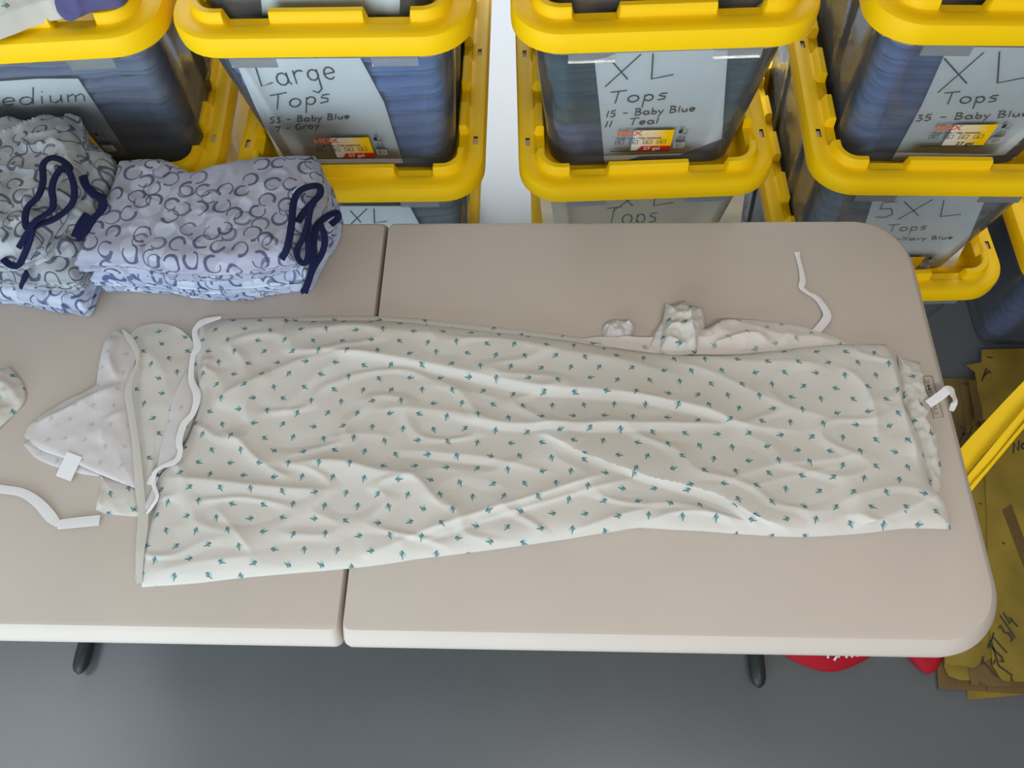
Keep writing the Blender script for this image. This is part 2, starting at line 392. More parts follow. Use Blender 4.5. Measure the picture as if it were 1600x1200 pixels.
# ------------------------------------------------------------------ folded garments inside the totes
def garment_mesh(seed, hx, hy, th, where_z=0.0):
    r = .032; base = rr_base(hx, hy, r, (), (), 16, 18, 5); n = len(base); vs = []; fs = []
    prof = [(-.56, -.028), (-.46, -.011), (-.3, -.003), (-.08, .0), (0, -.004), (.08, .0), (.3, -.003), (.46, -.010), (.56, -.028)]
    for z, d in prof:
        for cx, cy, ax, ay, sd, s in base:
            p = Vector((cx + ax * (r + max(d, -r * .9)), cy + ay * (r + max(d, -r * .9)), 0))
            nn = noise.noise(Vector((p.x * 9, p.y * 9, seed * 3.1))); n2 = noise.noise(Vector((p.x * 34, p.y * 34, seed * 5 + z * 3)))
            k = 1 - .020 * abs(nn) - .012 * abs(n2)
            vs.append((p.x * k, p.y * k, z * th + .011 * noise.noise(Vector((p.x * 6, p.y * 6, where_z))) + .004 * n2))
    for i in range(len(prof) - 1):
        for j in range(n): fs.append((i * n + j, i * n + (j + 1) % n, (i + 1) * n + (j + 1) % n, (i + 1) * n + j))
    fs.append(tuple(range(n))[::-1]); fs.append(tuple(range((len(prof) - 1) * n, len(prof) * n)))
    return mesh(vs, fs)
ORD = ['bottom', 'second', 'third', 'fourth', 'fifth', 'sixth', 'seventh', 'eighth', 'ninth', 'tenth', 'eleventh', 'twelfth']
GM = {}
def cloth_mat(name, c):
    if name not in GM: GM[name] = mat(name, srgb(*c), .95, .1, bump=.6, bscale=45, noise_amt=.10, nscale=14)
    return GM[name]
def fill(t, cols, where, n, th=.034, z0=.008):
    rz = t.rotation_euler.z; g = 'folded garments inside the ' + where
    for i in range(n):
        nm, c = cols[min(len(cols) - 1, int(i * len(cols) / n))]
        w = .174 + .031 * i / 9; h = .308 + .029 * i / 9
        me = garment_mesh(i + hash_(where), w - random.random() * .004, h - .004 * random.random(), th, hash_(where) + i * .22)
        p = tpoint(t, (random.uniform(-.002, .002), random.uniform(-.004, .004) , z0 + th * (i + .5)))
        o = link('folded_shirt', me, cloth_mat(nm.replace(' ', '_') + '_cotton', c)); o.location = p; o.rotation_euler = (0, 0, rz + random.uniform(-.01, .01))
        pos = ORD[i] + (' from bottom' if i else ' one')
        tag(o, f'folded {nm} shirt, {pos} in {where}', 'folded shirt', g)
def hash_(s): return sum(ord(c) for c in s) % 37

# ------------------------------------------------------------------ hand lettering
def arc(cx, cy, rx, ry, a0, a1, n=9): return [(cx + rx * math.cos(math.radians(a0 + (a1 - a0) * i / n)), cy + ry * math.sin(math.radians(a0 + (a1 - a0) * i / n))) for i in range(n + 1)]
GL = {  # strokes in a box one unit high; advance
 'L': ([[(.08, 1), (.1, .05), (.6, .16)]], .75), 'X': ([[(.05, .9), (.5, .1)], [(.75, 1), (0, -.12)]], .95), 'T': ([[(0, .95), (.75, 1.0)], [(.38, .96), (.26, 0)]], .8),
 'a': ([arc(.28, .25, .24, .25, 40, 400), [(.5, .5), (.52, .1), (.62, 0)]], .72), 'r': ([[(.08, .55), (.1, 0)], arc(.32, .3, .24, .22, 170, 50)], .58),
 'g': ([arc(.28, .28, .22, .22, 40, 400), [(.48, .5), (.48, -.3), (.3, -.45), (.08, -.35)]], .68), 'e': ([[(.08, .26), (.5, .3)] + arc(.29, .28, .22, .25, 10, 320)], .68),
 'o': ([arc(.28, .27, .25, .27, 80, 440)], .68), 'p': ([[(.12, .5), (.04, -.5)], arc(.3, .25, .2, .25, 160, -160)], .66), 's': ([[(.48, .5), (.2, .5), (.1, .36), (.4, .22), (.38, .05), (.04, 0)]], .6),
 '5': ([[(.5, .9), (.15, .85), (.12, .5), (.4, .5), (.46, .2), (.3, .02), (.05, .05)]], .62), '3': ([[(.08, .85), (.4, .85), (.22, .5), (.45, .3), (.3, 0), (.04, .05)]], .58),
 '1': ([[(.2, .9), (.1, 0)]], .35), '7': ([[(.0, .85), (.55, .88), (.28, 0)], [(.08, .7), (.46, .74)]], .66), '-': ([[(.1, .4), (.5, .42)]], .7), ' ': ([], .45),
 'B': ([[(.1, .9), (.06, 0)], [(.0, .92), (.35, .92), (.48, .78), (.4, .58), (.12, .48), (.45, .42), (.56, .25), (.45, .05), (.0, 0)]], .72), 'b': ([[(.12, .9), (.08, .05)], arc(.28, .22, .2, .22, 150, -160)], .6),
 'y': ([[(.05, .5), (.25, .1)], [(.5, .52), (.1, -.4)]], .6), 'l': ([[(.15, .9), (.1, 0)]], .32), 'u': ([[(.08, .5), (.1, .08), (.3, .02), (.48, .2), (.48, .5)], [(.48, .5), (.52, 0)]], .68),
 'G': ([arc(.35, .45, .32, .45, 50, 330), [(.4, .4), (.66, .4), (.64, .1)]], .8), 'M': ([[(0, 0), (.08, 1), (.4, .3), (.72, 1), (.84, 0)]], 1.0),
 'd': ([arc(.26, .25, .24, .25, 30, 390), [(.52, 1.1), (.52, 0)]], .74), 'i': ([[(.1, .5), (.12, 0)], [(.1, .75), (.12, .8)]], .34), 'm': ([[(.05, .5), (.08, 0)], [(.08, .35), (.25, .5), (.35, .35), (.36, 0)], [(.36, .35), (.55, .5), (.66, .35), (.7, 0)]], .9),
 'P': ([[(.1, .95), (.05, 0)], [(.1, .95), (.5, .8), (.45, .55), (.08, .45)]], .65), '/': ([[(.5, 1.05), (0, -.1)]], .55), '4': ([[(.35, .95), (.05, .4), (.55, .42)], [(.42, .6), (.4, 0)]], .65),
 'N': ([[(0, 0), (.08, .95), (.5, 0), (.56, 1)]], .75), 'v': ([[(.05, .5), (.22, 0), (.48, .5)]], .6), 'A': ([[(0, 0), (.3, 1), (.6, 0)], [(.12, .35), (.5, .38)]], .75),
 'J': ([[(.1, .95), (.7, 1)], [(.42, .97), (.4, .15), (.2, 0), (.02, .2)]], .8), 'c': ([arc(.3, .27, .24, .26, 50, 310)], .6), 'k': ([[(.1, .95), (.06, 0)], [(.45, .5), (.1, .25), (.5, 0)]], .6)}
def strokes(text, p0, p1, h, slant=0):
    """pixel polylines: text from p0 to p1 on its baseline, h pixels high"""
    tot = sum(GL[c][1] for c in text); ex = np.array(p1, float) - np.array(p0, float); k = ex / tot
    up = np.array([slant * h, -h], float); out = []; adv = 0
    for c in text:
        for st in GL[c][0]: out.append([np.array(p0) + k * (adv + x) + up * y for x, y in st])
        adv += GL[c][1]
    return out
def write(name, pl, mapf, nrm, wid, m, parent, lift=.0008):
    """ribbons of ink that lie on a plane"""
    q = MB(); nrm = np.array(nrm, float)
    for st in pl:
        P = [mapf(*p) + nrm * lift for p in st]; vs = []; fs = []
        if len(P) < 2: continue
        for i, p in enumerate(P):
            d = P[min(i + 1, len(P) - 1)] - P[max(i - 1, 0)]; L = np.linalg.norm(d)
            s = np.cross(nrm, d / (L + 1e-9)); w = wid * (.38 if i in (0, len(P) - 1) else .5)
            vs += [p - s * w, p + s * w, p + s * w + nrm * .0003, p - s * w + nrm * .0003]
        for i in range(len(P) - 1):
            a, b = 4 * i, 4 * i + 4
            fs += [(a + 3, a + 2, b + 2, b + 3), (a, b, b + 1, a + 1), (a + 1, b + 1, b + 2, a + 2), (a, a + 3, b + 3, b)]
        q.add(vs, fs)
    o = q.build(name, m, None, False); 
    return wparent(o, parent) if parent is not None else o
def sheet(name, pts3, nrm, th, m, parent, uvs=None):
    n = len(pts3); nrm = np.array(nrm); vs = [p for p in pts3] + [p - nrm * th for p in pts3]
    fs = [tuple(range(n)), tuple(range(2 * n - 1, n - 1, -1))] + [(i, i + n, (i + 1) % n + n, (i + 1) % n) for i in range(n)]
    o = link(name, mesh(vs, fs, uvs), m, None, False)
    return wparent(o, parent) if parent is not None else o
def front_plane(t, off=0.0):
    r = (BT[1] - BB[1]) / BH; n = np.array([0, -1.0, -r]); n /= np.linalg.norm(n)
    a = t.rotation_euler.z; nn = np.array([-n[1] * math.sin(a) * -1 * -1, n[1] * math.cos(a), n[2]]); nn = np.array([math.sin(a), -math.cos(a), 0]) * -n[1]; nn[2] = n[2]
    p0 = tpoint(t, (0, -BB[1], 0)) + nn * off
    return p0, nn
def paper_sign(t, poly, lines, m='paper', wid=.0032):
    p0, nn = front_plane(t, -.0085)
    mp = lambda u, v: onplane(u, v, p0, nn)
    s = sheet('paper_sign', [mp(*p) for p in poly], nn, .0006, MT[m], t)
    pl = []
    if not lines: return s
    for a in lines: pl += strokes(*a)
    o = write('handwriting', pl, mp, nn, wid, MT['ink'], None)
    s2 = s; o.parent = s2; o.matrix_parent_inverse = s2.matrix_world.inverted()
    o.matrix_parent_inverse = (Matrix.Translation(t.location) @ Matrix.Rotation(t.rotation_euler.z, 4, 'Z')).inverted()
    # sign itself carries the tote's inverse; the writing must sit where it was drawn
    o.matrix_parent_inverse = Matrix.Identity(4)
    return s
def text_polys(txt, size, x, y, bold=0.0, sx=1.0):
    c = bpy.data.curves.new('t', 'FONT'); c.body = txt; c.size = size; c.offset = bold; c.resolution_u = 2
    o = bpy.data.objects.new('t', c); COL.objects.link(o); dg = bpy.context.evaluated_depsgraph_get()
    me = bpy.data.meshes.new_from_object(o.evaluated_get(dg)); vs = [(v.co.x * sx + x, v.co.y + y) for v in me.vertices]; fs = [tuple(p.vertices) for p in me.polygons]
    bpy.data.objects.remove(o); bpy.data.curves.remove(c); bpy.data.meshes.remove(me); return vs, fs
def product_label(t, bl, br, red=True):
    """printed maker's sticker on the front of a tote, bl/br = lower corners in the photograph"""
    p0, nn = front_plane(t, .0012)
    a, b = onplane(*bl, p0, nn), onplane(*br, p0, nn); ex = (b - a); S = np.linalg.norm(ex); ex /= S; ey = np.cross(nn, ex); S /= 1.0
    V = []; Fc = []; Mi = []; U = []
    def put(vs2, fs2, mi, lift):
        n = len(V)
        for x, y in vs2: V.append(a + ex * x * S + ey * y * S + nn * lift); U.append((x, y))
        for f in fs2: Fc.append(tuple(i + n for i in f)); Mi.append(mi)
    def rect(x0, y0, x1, y1, mi, lift=.0002): put([(x0, y0), (x1, y0), (x1, y1), (x0, y1)], [(0, 1, 2, 3)], mi, lift)
    def frame(x0, y0, x1, y1, w, mi):
        for r in ((x0, y0, x1, y0 + w), (x0, y1 - w, x1, y1), (x0, y0 + w, x0 + w, y1 - w), (x1 - w, y0 + w, x1, y1 - w)): rect(*r, mi, .0004)
    rect(.28, .02, .82, .43, 1)                     # yellow field
    rect(0, 0, .82, .016, 2, .0004)
    if red: put([(.36, .016), (.82, .016), (.82, .11), (.42, .11)], [(0, 1, 2, 3)], 3, .0005)
    for (tx, s, x, y, mi, bo, sx) in (('HDX', .125, .05, .335, 4, .004, 1.25), ('Tough Tote / Caja resistente', .052, .06, .262, 2, .001, 1.0)):
        v_, f_ = text_polys(tx, s, x, y, bo, sx); put(v_, f_, mi, .0007)
    v_, f_ = text_polys('27 gal', .085, .45, .035, .002, 1.15); put(v_, f_, 5 if red else 2, .0008)
    for i in range(4):
        x = .05 + i * .19; frame(x, .155, x + .12, .235, .008, 2); rect(x + .02, .185, x + .09, .195, 2, .0004); rect(x + .05, .165, x + .058, .22, 2, .0004)
    rect(.86, .06, 1.0, .17, 0, .0003)
    x = .865; rnd = random.Random(3)
    while x < .99: w = rnd.choice((.004, .008, .012)); rect(x, .065, min(x + w, .995), .165, 2, .0004); x += w + rnd.choice((.004, .007))
    for i in range(7): rect(.87 + i * .019, .20, .878 + i * .019, .26 + .06 * rnd.random(), 2, .0004)
    rect(.88, .36, .93, .43, 2, .0004); frame(.945, .35, .975, .38, .008, 2); rect(.99, .33, .996, .44, 2, .0004)
    me = mesh(V, Fc, U, Mi)
    for k in ('white', 'label_yellow', 'label_black', 'label_red', 'orange', 'white'): me.materials.append(MT[k])
    o = link('product_label', me, [], None, False); wparent(o, t)
    return o

# ------------------------------------------------------------------ the stacks of totes
LBLU = [('baby blue', (112, 140, 192)), ('baby blue', (104, 132, 184))]
M1 = tote(-.63, .845, 0, 3.4, 'clear tote with yellow lid, bottom of the stack of the tote marked Medium')
M2 = tote(-.625, .850, 1, 3.4, 'clear tote with yellow lid directly under the tote marked Medium')
M3 = tote(-.605, .880, 2, 3.4, 'clear tote with yellow lid and paper sign reading Medium, blue tops inside')
L1 = tote(-.120, .850, 0, .4, 'clear tote with yellow lid on floor, bottom of the stack of the tote marked Large')
L2 = tote(-.080, .850, 1, .4, 'clear tote with yellow lid and grey contents directly under the tote marked Large')
L3 = tote(-.078, .885, 2, -.3, 'clear tote with yellow lid and paper sign reading Large Tops, baby blue tops inside')
L4 = tote(-.085, .890, 3, .0, 'clear tote with dark garments standing on the lid of the tote marked Large')
C1 = tote(.530, .835, 0, 1.5, 'clear yellow lidded tote, bottom of the stack of the XL 15 Baby Blue tote')
C2 = tote(.507, .855, 1, 2.2, 'clear tote with tan XL Tops sign, directly under the XL 15 Baby Blue tote')
C3 = tote(.500, .890, 2, 1.6, 'yellow lidded tote with sign XL Tops 15 Baby Blue 11 Teal, dark teal clothes inside')
C4 = tote(.500, .890, 3, 1.6, 'clear tote with brownish contents standing on the lid of the XL 15 Baby Blue tote')
R1 = tote(1.115, .820, 0, 1.8, 'clear tote with yellow lid, lowest in the stack beside the rounded table corner')
R2 = tote(1.090, .858, 1, -1.2, 'clear tote with pale sign reading 5XL and grey plastic wrapped contents')
R3 = tote(1.085, .888, 2, -2.0, 'yellow lidded tote with XL Tops sign partly cut off by the right photo edge')
R4 = tote(1.085, .890, 3, -2.0, 'clear tote with dark contents, topmost of the stack nearest the right photo edge')
F1 = tote(1.690, .835, 0, 0, 'clear tote with dark blue contents behind the kraft board pile, partly out of frame')
fill(M3, [('slate blue', (98, 120, 158)), ('grey blue', (128, 140, 168))], 'tote marked Medium', 9)
fill(L3, LBLU, 'tote marked Large Tops', 9)
fill(C3, [('slate violet', (104, 114, 146)), ('dark teal', (62, 92, 104)), ('dark teal', (66, 96, 106))], 'tote marked XL 15 Baby Blue 11 Teal', 8)
fill(R3, [('medium blue', (98, 124, 172)), ('medium blue', (90, 116, 164))], 'tote marked XL at the right photo edge', 9)
fill(L2, [('grey', (120, 128, 136))], 'tote directly under the tote marked Large', 9)
fill(C2, [('beige', (190, 180, 160))], 'tote under the XL 15 Baby Blue tote', 9)
fill(R2, [('steel grey', (112, 124, 140))], 'tote marked 5XL', 9)
fill(R1, [('dark slate', (62, 68, 82))], 'lowest tote beside the rounded table corner', 9)
fill(F1, [('dark blue', (62, 76, 122))], 'tote behind the kraft board pile', 9)
fill(L4, [('charcoal', (88, 92, 100))], 'tote on the lid of the tote marked Large', 3)
fill(C4, [('brown', (96, 80, 66))], 'tote on the XL 15 Baby Blue tote', 3)
fill(R4, [('brown grey', (86, 78, 76))], 'topmost tote at the right photo edge', 3)

paper_sign(C3, [(929, 94), (948, 90), (964, 83), (1020, 76), (1108, 66), (1138, 70), (1133, 140), (1128, 217), (1062, 242), (1000, 244), (945, 262), (938, 180)],
           [('XL', (946, 130), (1062, 122), 42, .1), ('Tops', (952, 162), (1046, 154), 19, .1), ('15 - Baby Blue', (946, 183), (1088, 173), 11, .15), ('11   Teal', (944, 199), (1030, 192), 11, .2)])
paper_sign(L3, [(366, 91), (425, 87), (435, 81), (555, 76), (600, 160), (630, 255), (520, 258), (440, 252), (400, 170)],
           [('Large', (406, 137), (532, 123), 38, -.3), ('Tops', (424, 172), (520, 158), 24, -.1), ('53 - Baby Blue', (421, 192), (548, 185), 10, .05), ('7 - Gray', (430, 206), (500, 199), 10, 0)])
paper_sign(M3, [(-90, 128), (0, 127), (60, 123), (122, 123), (160, 180), (200, 242), (60, 262), (-70, 262)],
           [('Medium', (-40, 168), (141, 157), 24, 0)], wid=.0026)
paper_sign(R3, [(1488, 58), (1662, 58), (1638, 200), (1600, 215), (1570, 242), (1450, 247), (1391, 254), (1440, 165)],
           [('XL', (1466, 138), (1615, 128), 52, .1), ('Tops', (1472, 163), (1562, 158), 19, .2), ('35 - Baby Blue', (1430, 189), (1610, 181), 11, .3)])
paper_sign(R2, [(1366, 306), (1542, 306), (1515, 370), (1478, 440), (1330, 440), (1345, 370)],
           [('5XL', (1364, 340), (1510, 339), 28, .25), ('Tops', (1386, 362), (1450, 358), 11, .2), ('5-Navy Blue', (1390, 376), (1490, 373), 6, .2)], 'paper', .0024)
paper_sign(C2, [(842, 300), (1165, 292), (1140, 470), (865, 475)],
           [('XL', (958, 326), (1060, 320), 28, .2), ('Tops', (946, 352), (1030, 346), 28, .1)], 'paper_tan', .0026)
paper_sign(L4, [(402, -70), (628, -70), (624, 22), (410, 24)], [])
paper_sign(L2, [(530, 322), (640, 322), (655, 350), (700, 440), (560, 440)], [('XL', (545, 350), (610, 349), 24, 0)])
product_label(C3, (953, 237), (1066, 235))
product_label(L3, (497, 248), (607, 246))
product_label(R3, (1436, 229), (1557, 228), False)
product_label(M3, (70, 246), (186, 240))
product_label(R2, (1342, 424), (1446, 424), False)

# ------------------------------------------------------------------ folding table
TZ = .74
TX1, TY0, TY1 = .975, -.018, .762
def half_top(sgn):
    # outline of one moulded half; rounded outer corners, small ones at the seam
    g = .0018; R, r = .105, .012
    def outline(ins):
        P = []; x0, x1, y0, y1 = g + ins * .12, TX1 - ins, TY0 + ins, TY1 - ins
        def c(cx, cy, rad, a0, a1, n):
            rad = max(rad, .002)
            for i in range(n + 1):
                a = math.radians(a0 + (a1 - a0) * i / n); P.append((cx + rad * math.cos(a), cy + rad * math.sin(a)))
        c(x0 + r, y0 + r, r, 180, 270, 5); c(x1 - R + ins, y0 + R - ins, R - ins, 270, 360, 20)
        c(x1 - R + ins, y1 - R + ins, R - ins, 0, 90, 20); c(x0 + r, y1 - r, r, 90, 180, 5)
        return P
    rings = [(.030, -.030), (.006, -.044), (.001, -.044), (0, -.040), (0, -.027), (.0015, -.022), (.012, -.0075), (.015, -.0045), (.019, -.001), (.024, 0)]
    vs = []; fs = []; n = None
    for ins, z in rings:
        P = outline(ins); n = len(P); vs += [(sgn * x, y, TZ + z) for x, y in P]
    for i in range(len(rings) - 1):
        for j in range(n):
            q = (i * n + j, i * n + (j + 1) % n, (i + 1) * n + (j + 1) % n, (i + 1) * n + j); fs.append(q if sgn > 0 else q[::-1])
    t = tuple(range((len(rings) - 1) * n, len(rings) * n)); fs.append(t if sgn > 0 else t[::-1])
    t = tuple(range(n))[::-1]; fs.append(t if sgn > 0 else t[::-1])
    return mesh(vs, fs)
table = empty('folding_table', (0, 0, 0), 'beige plastic folding table with a centre seam and rounded corners, gown laid across it', 'table')
link('table_half', half_top(1), MT['table'], table, True, 25)
link('table_half', half_top(-1), MT['table'], table, True, 25)
for sx in (-1, 1):
    x = sx * .79
    q = MB(); q.tube([(x, .06, .022), (x, .70, .022)], .0155); q.build('foot_bar', MT['steel'], table)
    for ya, yb in ((.0, .085), (.76, .675)):
        q = MB(); ys = [ya, ya + (yb - ya) * .06, ya + (yb - ya) * .2, ya + (yb - ya) * .5, yb]; q.tube([(x + sx * .0, y, .020 - .004 * (i == 0)) for i, y in enumerate(ys)], [.006, .0125, .0175, .0185, .0175], 16)
        q.build('foot_cap', MT['rubber'], table)
    for y in (.22, .54):
        q = MB(); q.tube([(x, y, .03), (x - sx * .01, y, .705)], .0145); q.build('leg', MT['steel'], table)
    q = MB(); q.tube([(x - sx * .006, .22, .45), (x - sx * .006, .54, .45)], .011); q.build('cross_brace', MT['steel'], table)
for y in (.12, .64):
    q = MB(); q.box((-.86, y - .012, TZ - .050), (.86, y + .012, TZ - .031)); q.build('side_rail', MT['steel'], table, False)
# embossed maker's plate
PT = lambda u, v: A(u, v, TZ + .0002)
q = [(1442, 588), (1456, 588), (1474, 652), (1459, 654)]
emb = mat('embossed_plate', srgb(140, 130, 120), .6)
pl = [[np.array(p) for p in q + [q[0], q[1]]]]
V, Fs = text_polys('LIFETIME', 1.0, 0, 0, .01)
mx = max(v[0] for v in V)
o0, o1, o2 = np.array((1463., 651.)), np.array((1446., 590.)), np.array((1456., 651.))
vv = []
for x, y in V:
    p = o0 + (o1 - o0) * (.05 + .9 * x / mx) + (np.array((1470., 650.)) - o0) * 0 + np.array((11., -1.)) * (y * .75 - .12)
    vv.append(A(p[0], p[1], TZ + .0006))
o = write('embossed_outline', pl, PT, (0, 0, 1), .0011, emb, table)
o2_ = link('embossed_lettering', mesh(vv, Fs), emb, None, False); wparent(o2_, table)

# ------------------------------------------------------------------ cloth
def dens(pts, n):
    P = np.array(pts, float); 
    # Catmull-Rom through the points, resampled by length
    Q = []
    for i in range(len(P) - 1):
        p0, p1, p2, p3 = P[max(i - 1, 0)], P[i], P[i + 1], P[min(i + 2, len(P) - 1)]
        for k in range(8):
            t = k / 8; Q.append(.5 * ((2 * p1) + (-p0 + p2) * t + (2 * p0 - 5 * p1 + 4 * p2 - p3) * t * t + (-p0 + 3 * p1 - 3 * p2 + p3) * t ** 3))
    Q.append(P[-1]); Q = np.array(Q); L = np.r_[0, np.cumsum(np.linalg.norm(np.diff(Q, axis=0), axis=1))]
    s = np.linspace(0, L[-1], n); return np.stack([np.interp(s, L, Q[:, k]) for k in range(Q.shape[1])], 1)
def coons(top, bot, left, right, nu, nv, z):
    """pixel boundary curves (left->right, top->bottom) to a world grid at height z; rows run top to bottom"""
    U = lambda c, n: np.array([A(p[0], p[1], z)[:2] for p in dens(c, n)])
    T, B, Lc, Rc = U(top, nu), U(bot, nu), U(left, nv), U(right, nv)
    s = np.linspace(0, 1, nu)[None, :, None]; t = np.linspace(0, 1, nv)[:, None, None]
    G = (1 - t) * T[None] + t * B[None] + (1 - s) * Lc[:, None] + s * Rc[:, None] - ((1 - s) * (1 - t) * T[0] + s * (1 - t) * T[-1] + (1 - s) * t * B[0] + s * t * B[-1])
    return G
def fold_height(G, folds, z):
    H = np.zeros(G.shape[:2])
    for pts, amp, wb, wf in folds:
        P = np.array([A(p[0], p[1], z)[:2] for p in dens(pts, max(10, len(pts) * 4))])
        seg = np.diff(P, axis=0); sl = np.linalg.norm(seg, axis=1); tot = sl.sum(); cum = np.r_[0, np.cumsum(sl)]
        best = np.full(H.shape, 1e9); sd = np.zeros(H.shape); al = np.zeros(H.shape)
        for i in range(len(seg)):
            d = G - P[i]; t = np.clip((d @ seg[i]) / sl[i] ** 2, 0, 1); c = d - t[..., None] * seg[i]; dist = np.linalg.norm(c, axis=2)
            sg = np.sign(seg[i][0] * d[..., 1] - seg[i][1] * d[..., 0]); m_ = dist < best
            best = np.where(m_, dist, best); sd = np.where(m_, sg, sd); al = np.where(m_, cum[i] + t * sl[i], al)
        w = np.where(sd > 0, wb, wf); e = np.minimum(al, tot - al) / (tot * .22); e = np.clip(e, 0, 1); e = e * e * (3 - 2 * e)
        x = best / w; H += amp * e * np.exp(-np.sqrt(x * x + .02) * 1.0 + .141) * np.where(x > 4, 0, 1)
    return H
def nz2(G, s, seed): return np.array([[noise.noise(Vector((p[0] * s, p[1] * s, seed))) for p in row] for row in G])
def grid_mesh(G, H, zb, uvo=(0, 0), rot=0.0, skirt=None):
    nv, nu = H.shape; vs = [(G[i, j, 0], G[i, j, 1], zb + H[i, j]) for i in range(nv) for j in range(nu)]
    fs = [(i * nu + j, (i + 1) * nu + j, (i + 1) * nu + j + 1, i * nu + j + 1) for i in range(nv - 1) for j in range(nu - 1)]
    c, s = math.cos(rot), math.sin(rot); uv = [(v[0] * c - v[1] * s + uvo[0], v[0] * s + v[1] * c + uvo[1]) for v in vs]
    if skirt:
        b = [j for j in range(nu)] + [i * nu + nu - 1 for i in range(1, nv)] + [(nv - 1) * nu + j for j in range(nu - 2, -1, -1)] + [i * nu for i in range(nv - 2, 0, -1)]
        n = len(b); c0 = G.reshape(-1, 2).mean(0); prev = b
        for k, (off, z) in enumerate(skirt):
            cur = []
            for q, i in enumerate(b):
                a, d = np.array(vs[b[q - 1]][:2]), np.array(vs[b[(q + 1) % n]][:2]); tn = d - a; nn = np.array([tn[1], -tn[0]]); L = np.linalg.norm(nn) + 1e-9; nn /= L
                nn = -nn      # outward for a clockwise boundary
                p = np.array(vs[i][:2]) + nn * off; zt = vs[i][2]
                zz = z if z < 5 else zt
                zz = zt + (z - zt) if False else z
                vs.append((p[0], p[1], zz if not callable(zz) else zz)); cur.append(len(vs) - 1)
                uv.append((uv[i][0] + nn[0] * (zt - z), uv[i][1] + nn[1] * (zt - z)))
            for q in range(n): fs.append((prev[q], cur[q], cur[(q + 1) % n], prev[(q + 1) % n])[::-1])
            prev = cur
    return mesh(vs, fs, uv)
def patch(name, poly, m, parent, z=.745, h=.008, rough=.003, nsc=22, seed=1.0, nr=26, npt=150, p=3.0, smooth_edge=False, rot=0.0, tilt=None, uvo=(0, 0), folds=None, down=None):
    """loose piece of cloth: star shaped pixel outline, domed and crumpled"""
    Q = []
    P = [np.array(q, float) for q in poly]; n = len(P); per = sum(np.linalg.norm(P[i] - P[(i + 1) % n]) for i in range(n))
    for i in range(n):
        z0_, a, b, z1_ = P[i - 1], P[i], P[(i + 1) % n], P[(i + 2) % n]; k = max(2, int(npt * np.linalg.norm(b - a) / per)); L = np.linalg.norm(b - a) + 1e-9
        da = (b - z0_) / (np.linalg.norm(b - z0_) + 1e-9) * L; db = (z1_ - a) / (np.linalg.norm(z1_ - a) + 1e-9) * L
        def sharp(p_, q_, r_): u_ = (q_ - p_) / (np.linalg.norm(q_ - p_) + 1e-9); w_ = (r_ - q_) / (np.linalg.norm(r_ - q_) + 1e-9); return u_ @ w_ < .45
        if sharp(z0_, a, b): da = b - a
        if sharp(a, b, z1_): db = b - a
        for j in range(k):
            t = j / k; Q.append((2 * t ** 3 - 3 * t * t + 1) * a + (t ** 3 - 2 * t * t + t) * da + (-2 * t ** 3 + 3 * t * t) * b + (t ** 3 - t * t) * db)
    Q = np.array(Q); c = Q.mean(0); zf = (lambda u, v: z) if tilt is None else tilt
    vs = []; fs = []; N = len(Q)
    C3 = A(c[0], c[1], zf(*c))
    for r in range(nr + 1):
        t = 1 - r / nr if r < nr else 0.0001
        for q in Q:
            pp = c + (q - c) * t; w = A(pp[0], pp[1], zf(*pp))
            k = 1 - t ** p; nn = noise.noise(Vector((w[0] * nsc, w[1] * nsc, seed))); n2 = noise.noise(Vector((w[0] * nsc * 2.7, w[1] * nsc * 2.7, seed + 9)))
            rg = 1 - abs(nn) * 2.2
            dz = h * k + (rough * (rg * .8 + n2 * .5)) * min(1, .25 + k * 1.6)
            vs.append([w[0], w[1], w[2] + dz])
    G = np.array(vs)[:, :2].reshape(nr + 1, N, 2)
    if folds:
        H = fold_height(G, folds, z).reshape(-1)
        for i in range(len(vs)): vs[i][2] += H[i]
    cs, sn = math.cos(rot), math.sin(rot); uv = [(v[0] * cs - v[1] * sn + uvo[0], v[0] * sn + v[1] * cs + uvo[1]) for v in vs]
    for r in range(nr):
        for j in range(N): fs.append((r * N + j, (r + 1) * N + j, (r + 1) * N + (j + 1) % N, r * N + (j + 1) % N))
    # turned-under hem so the piece has thickness
    for k_, (ins, dz) in enumerate(((.0, -.0018), (.004, -.0024))) :
        base = len(vs)
        for j in range(N):
            v = vs[j]; d = np.array(v[:2]) - C3[:2]; d /= np.linalg.norm(d) + 1e-9
            zz = v[2] + dz if down is None else (v[2] + dz if k_ == 0 else down)
            vs.append([v[0] - d[0] * ins, v[1] - d[1] * ins, zz]); uv.append(uv[j])
        pr = 0 if k_ == 0 else base - N
        for j in range(N): fs.append((pr + j, pr + (j + 1) % N, base + (j + 1) % N, base + j))
    me = mesh(vs, fs, uv); bm = bmesh.new(); bm.from_mesh(me); bmesh.ops.recalc_face_normals(bm, faces=bm.faces); bm.to_mesh(me); bm.free()
    o = link(name, me, m, None, True, 70)
    return wparent(o, parent) if parent is not None else o
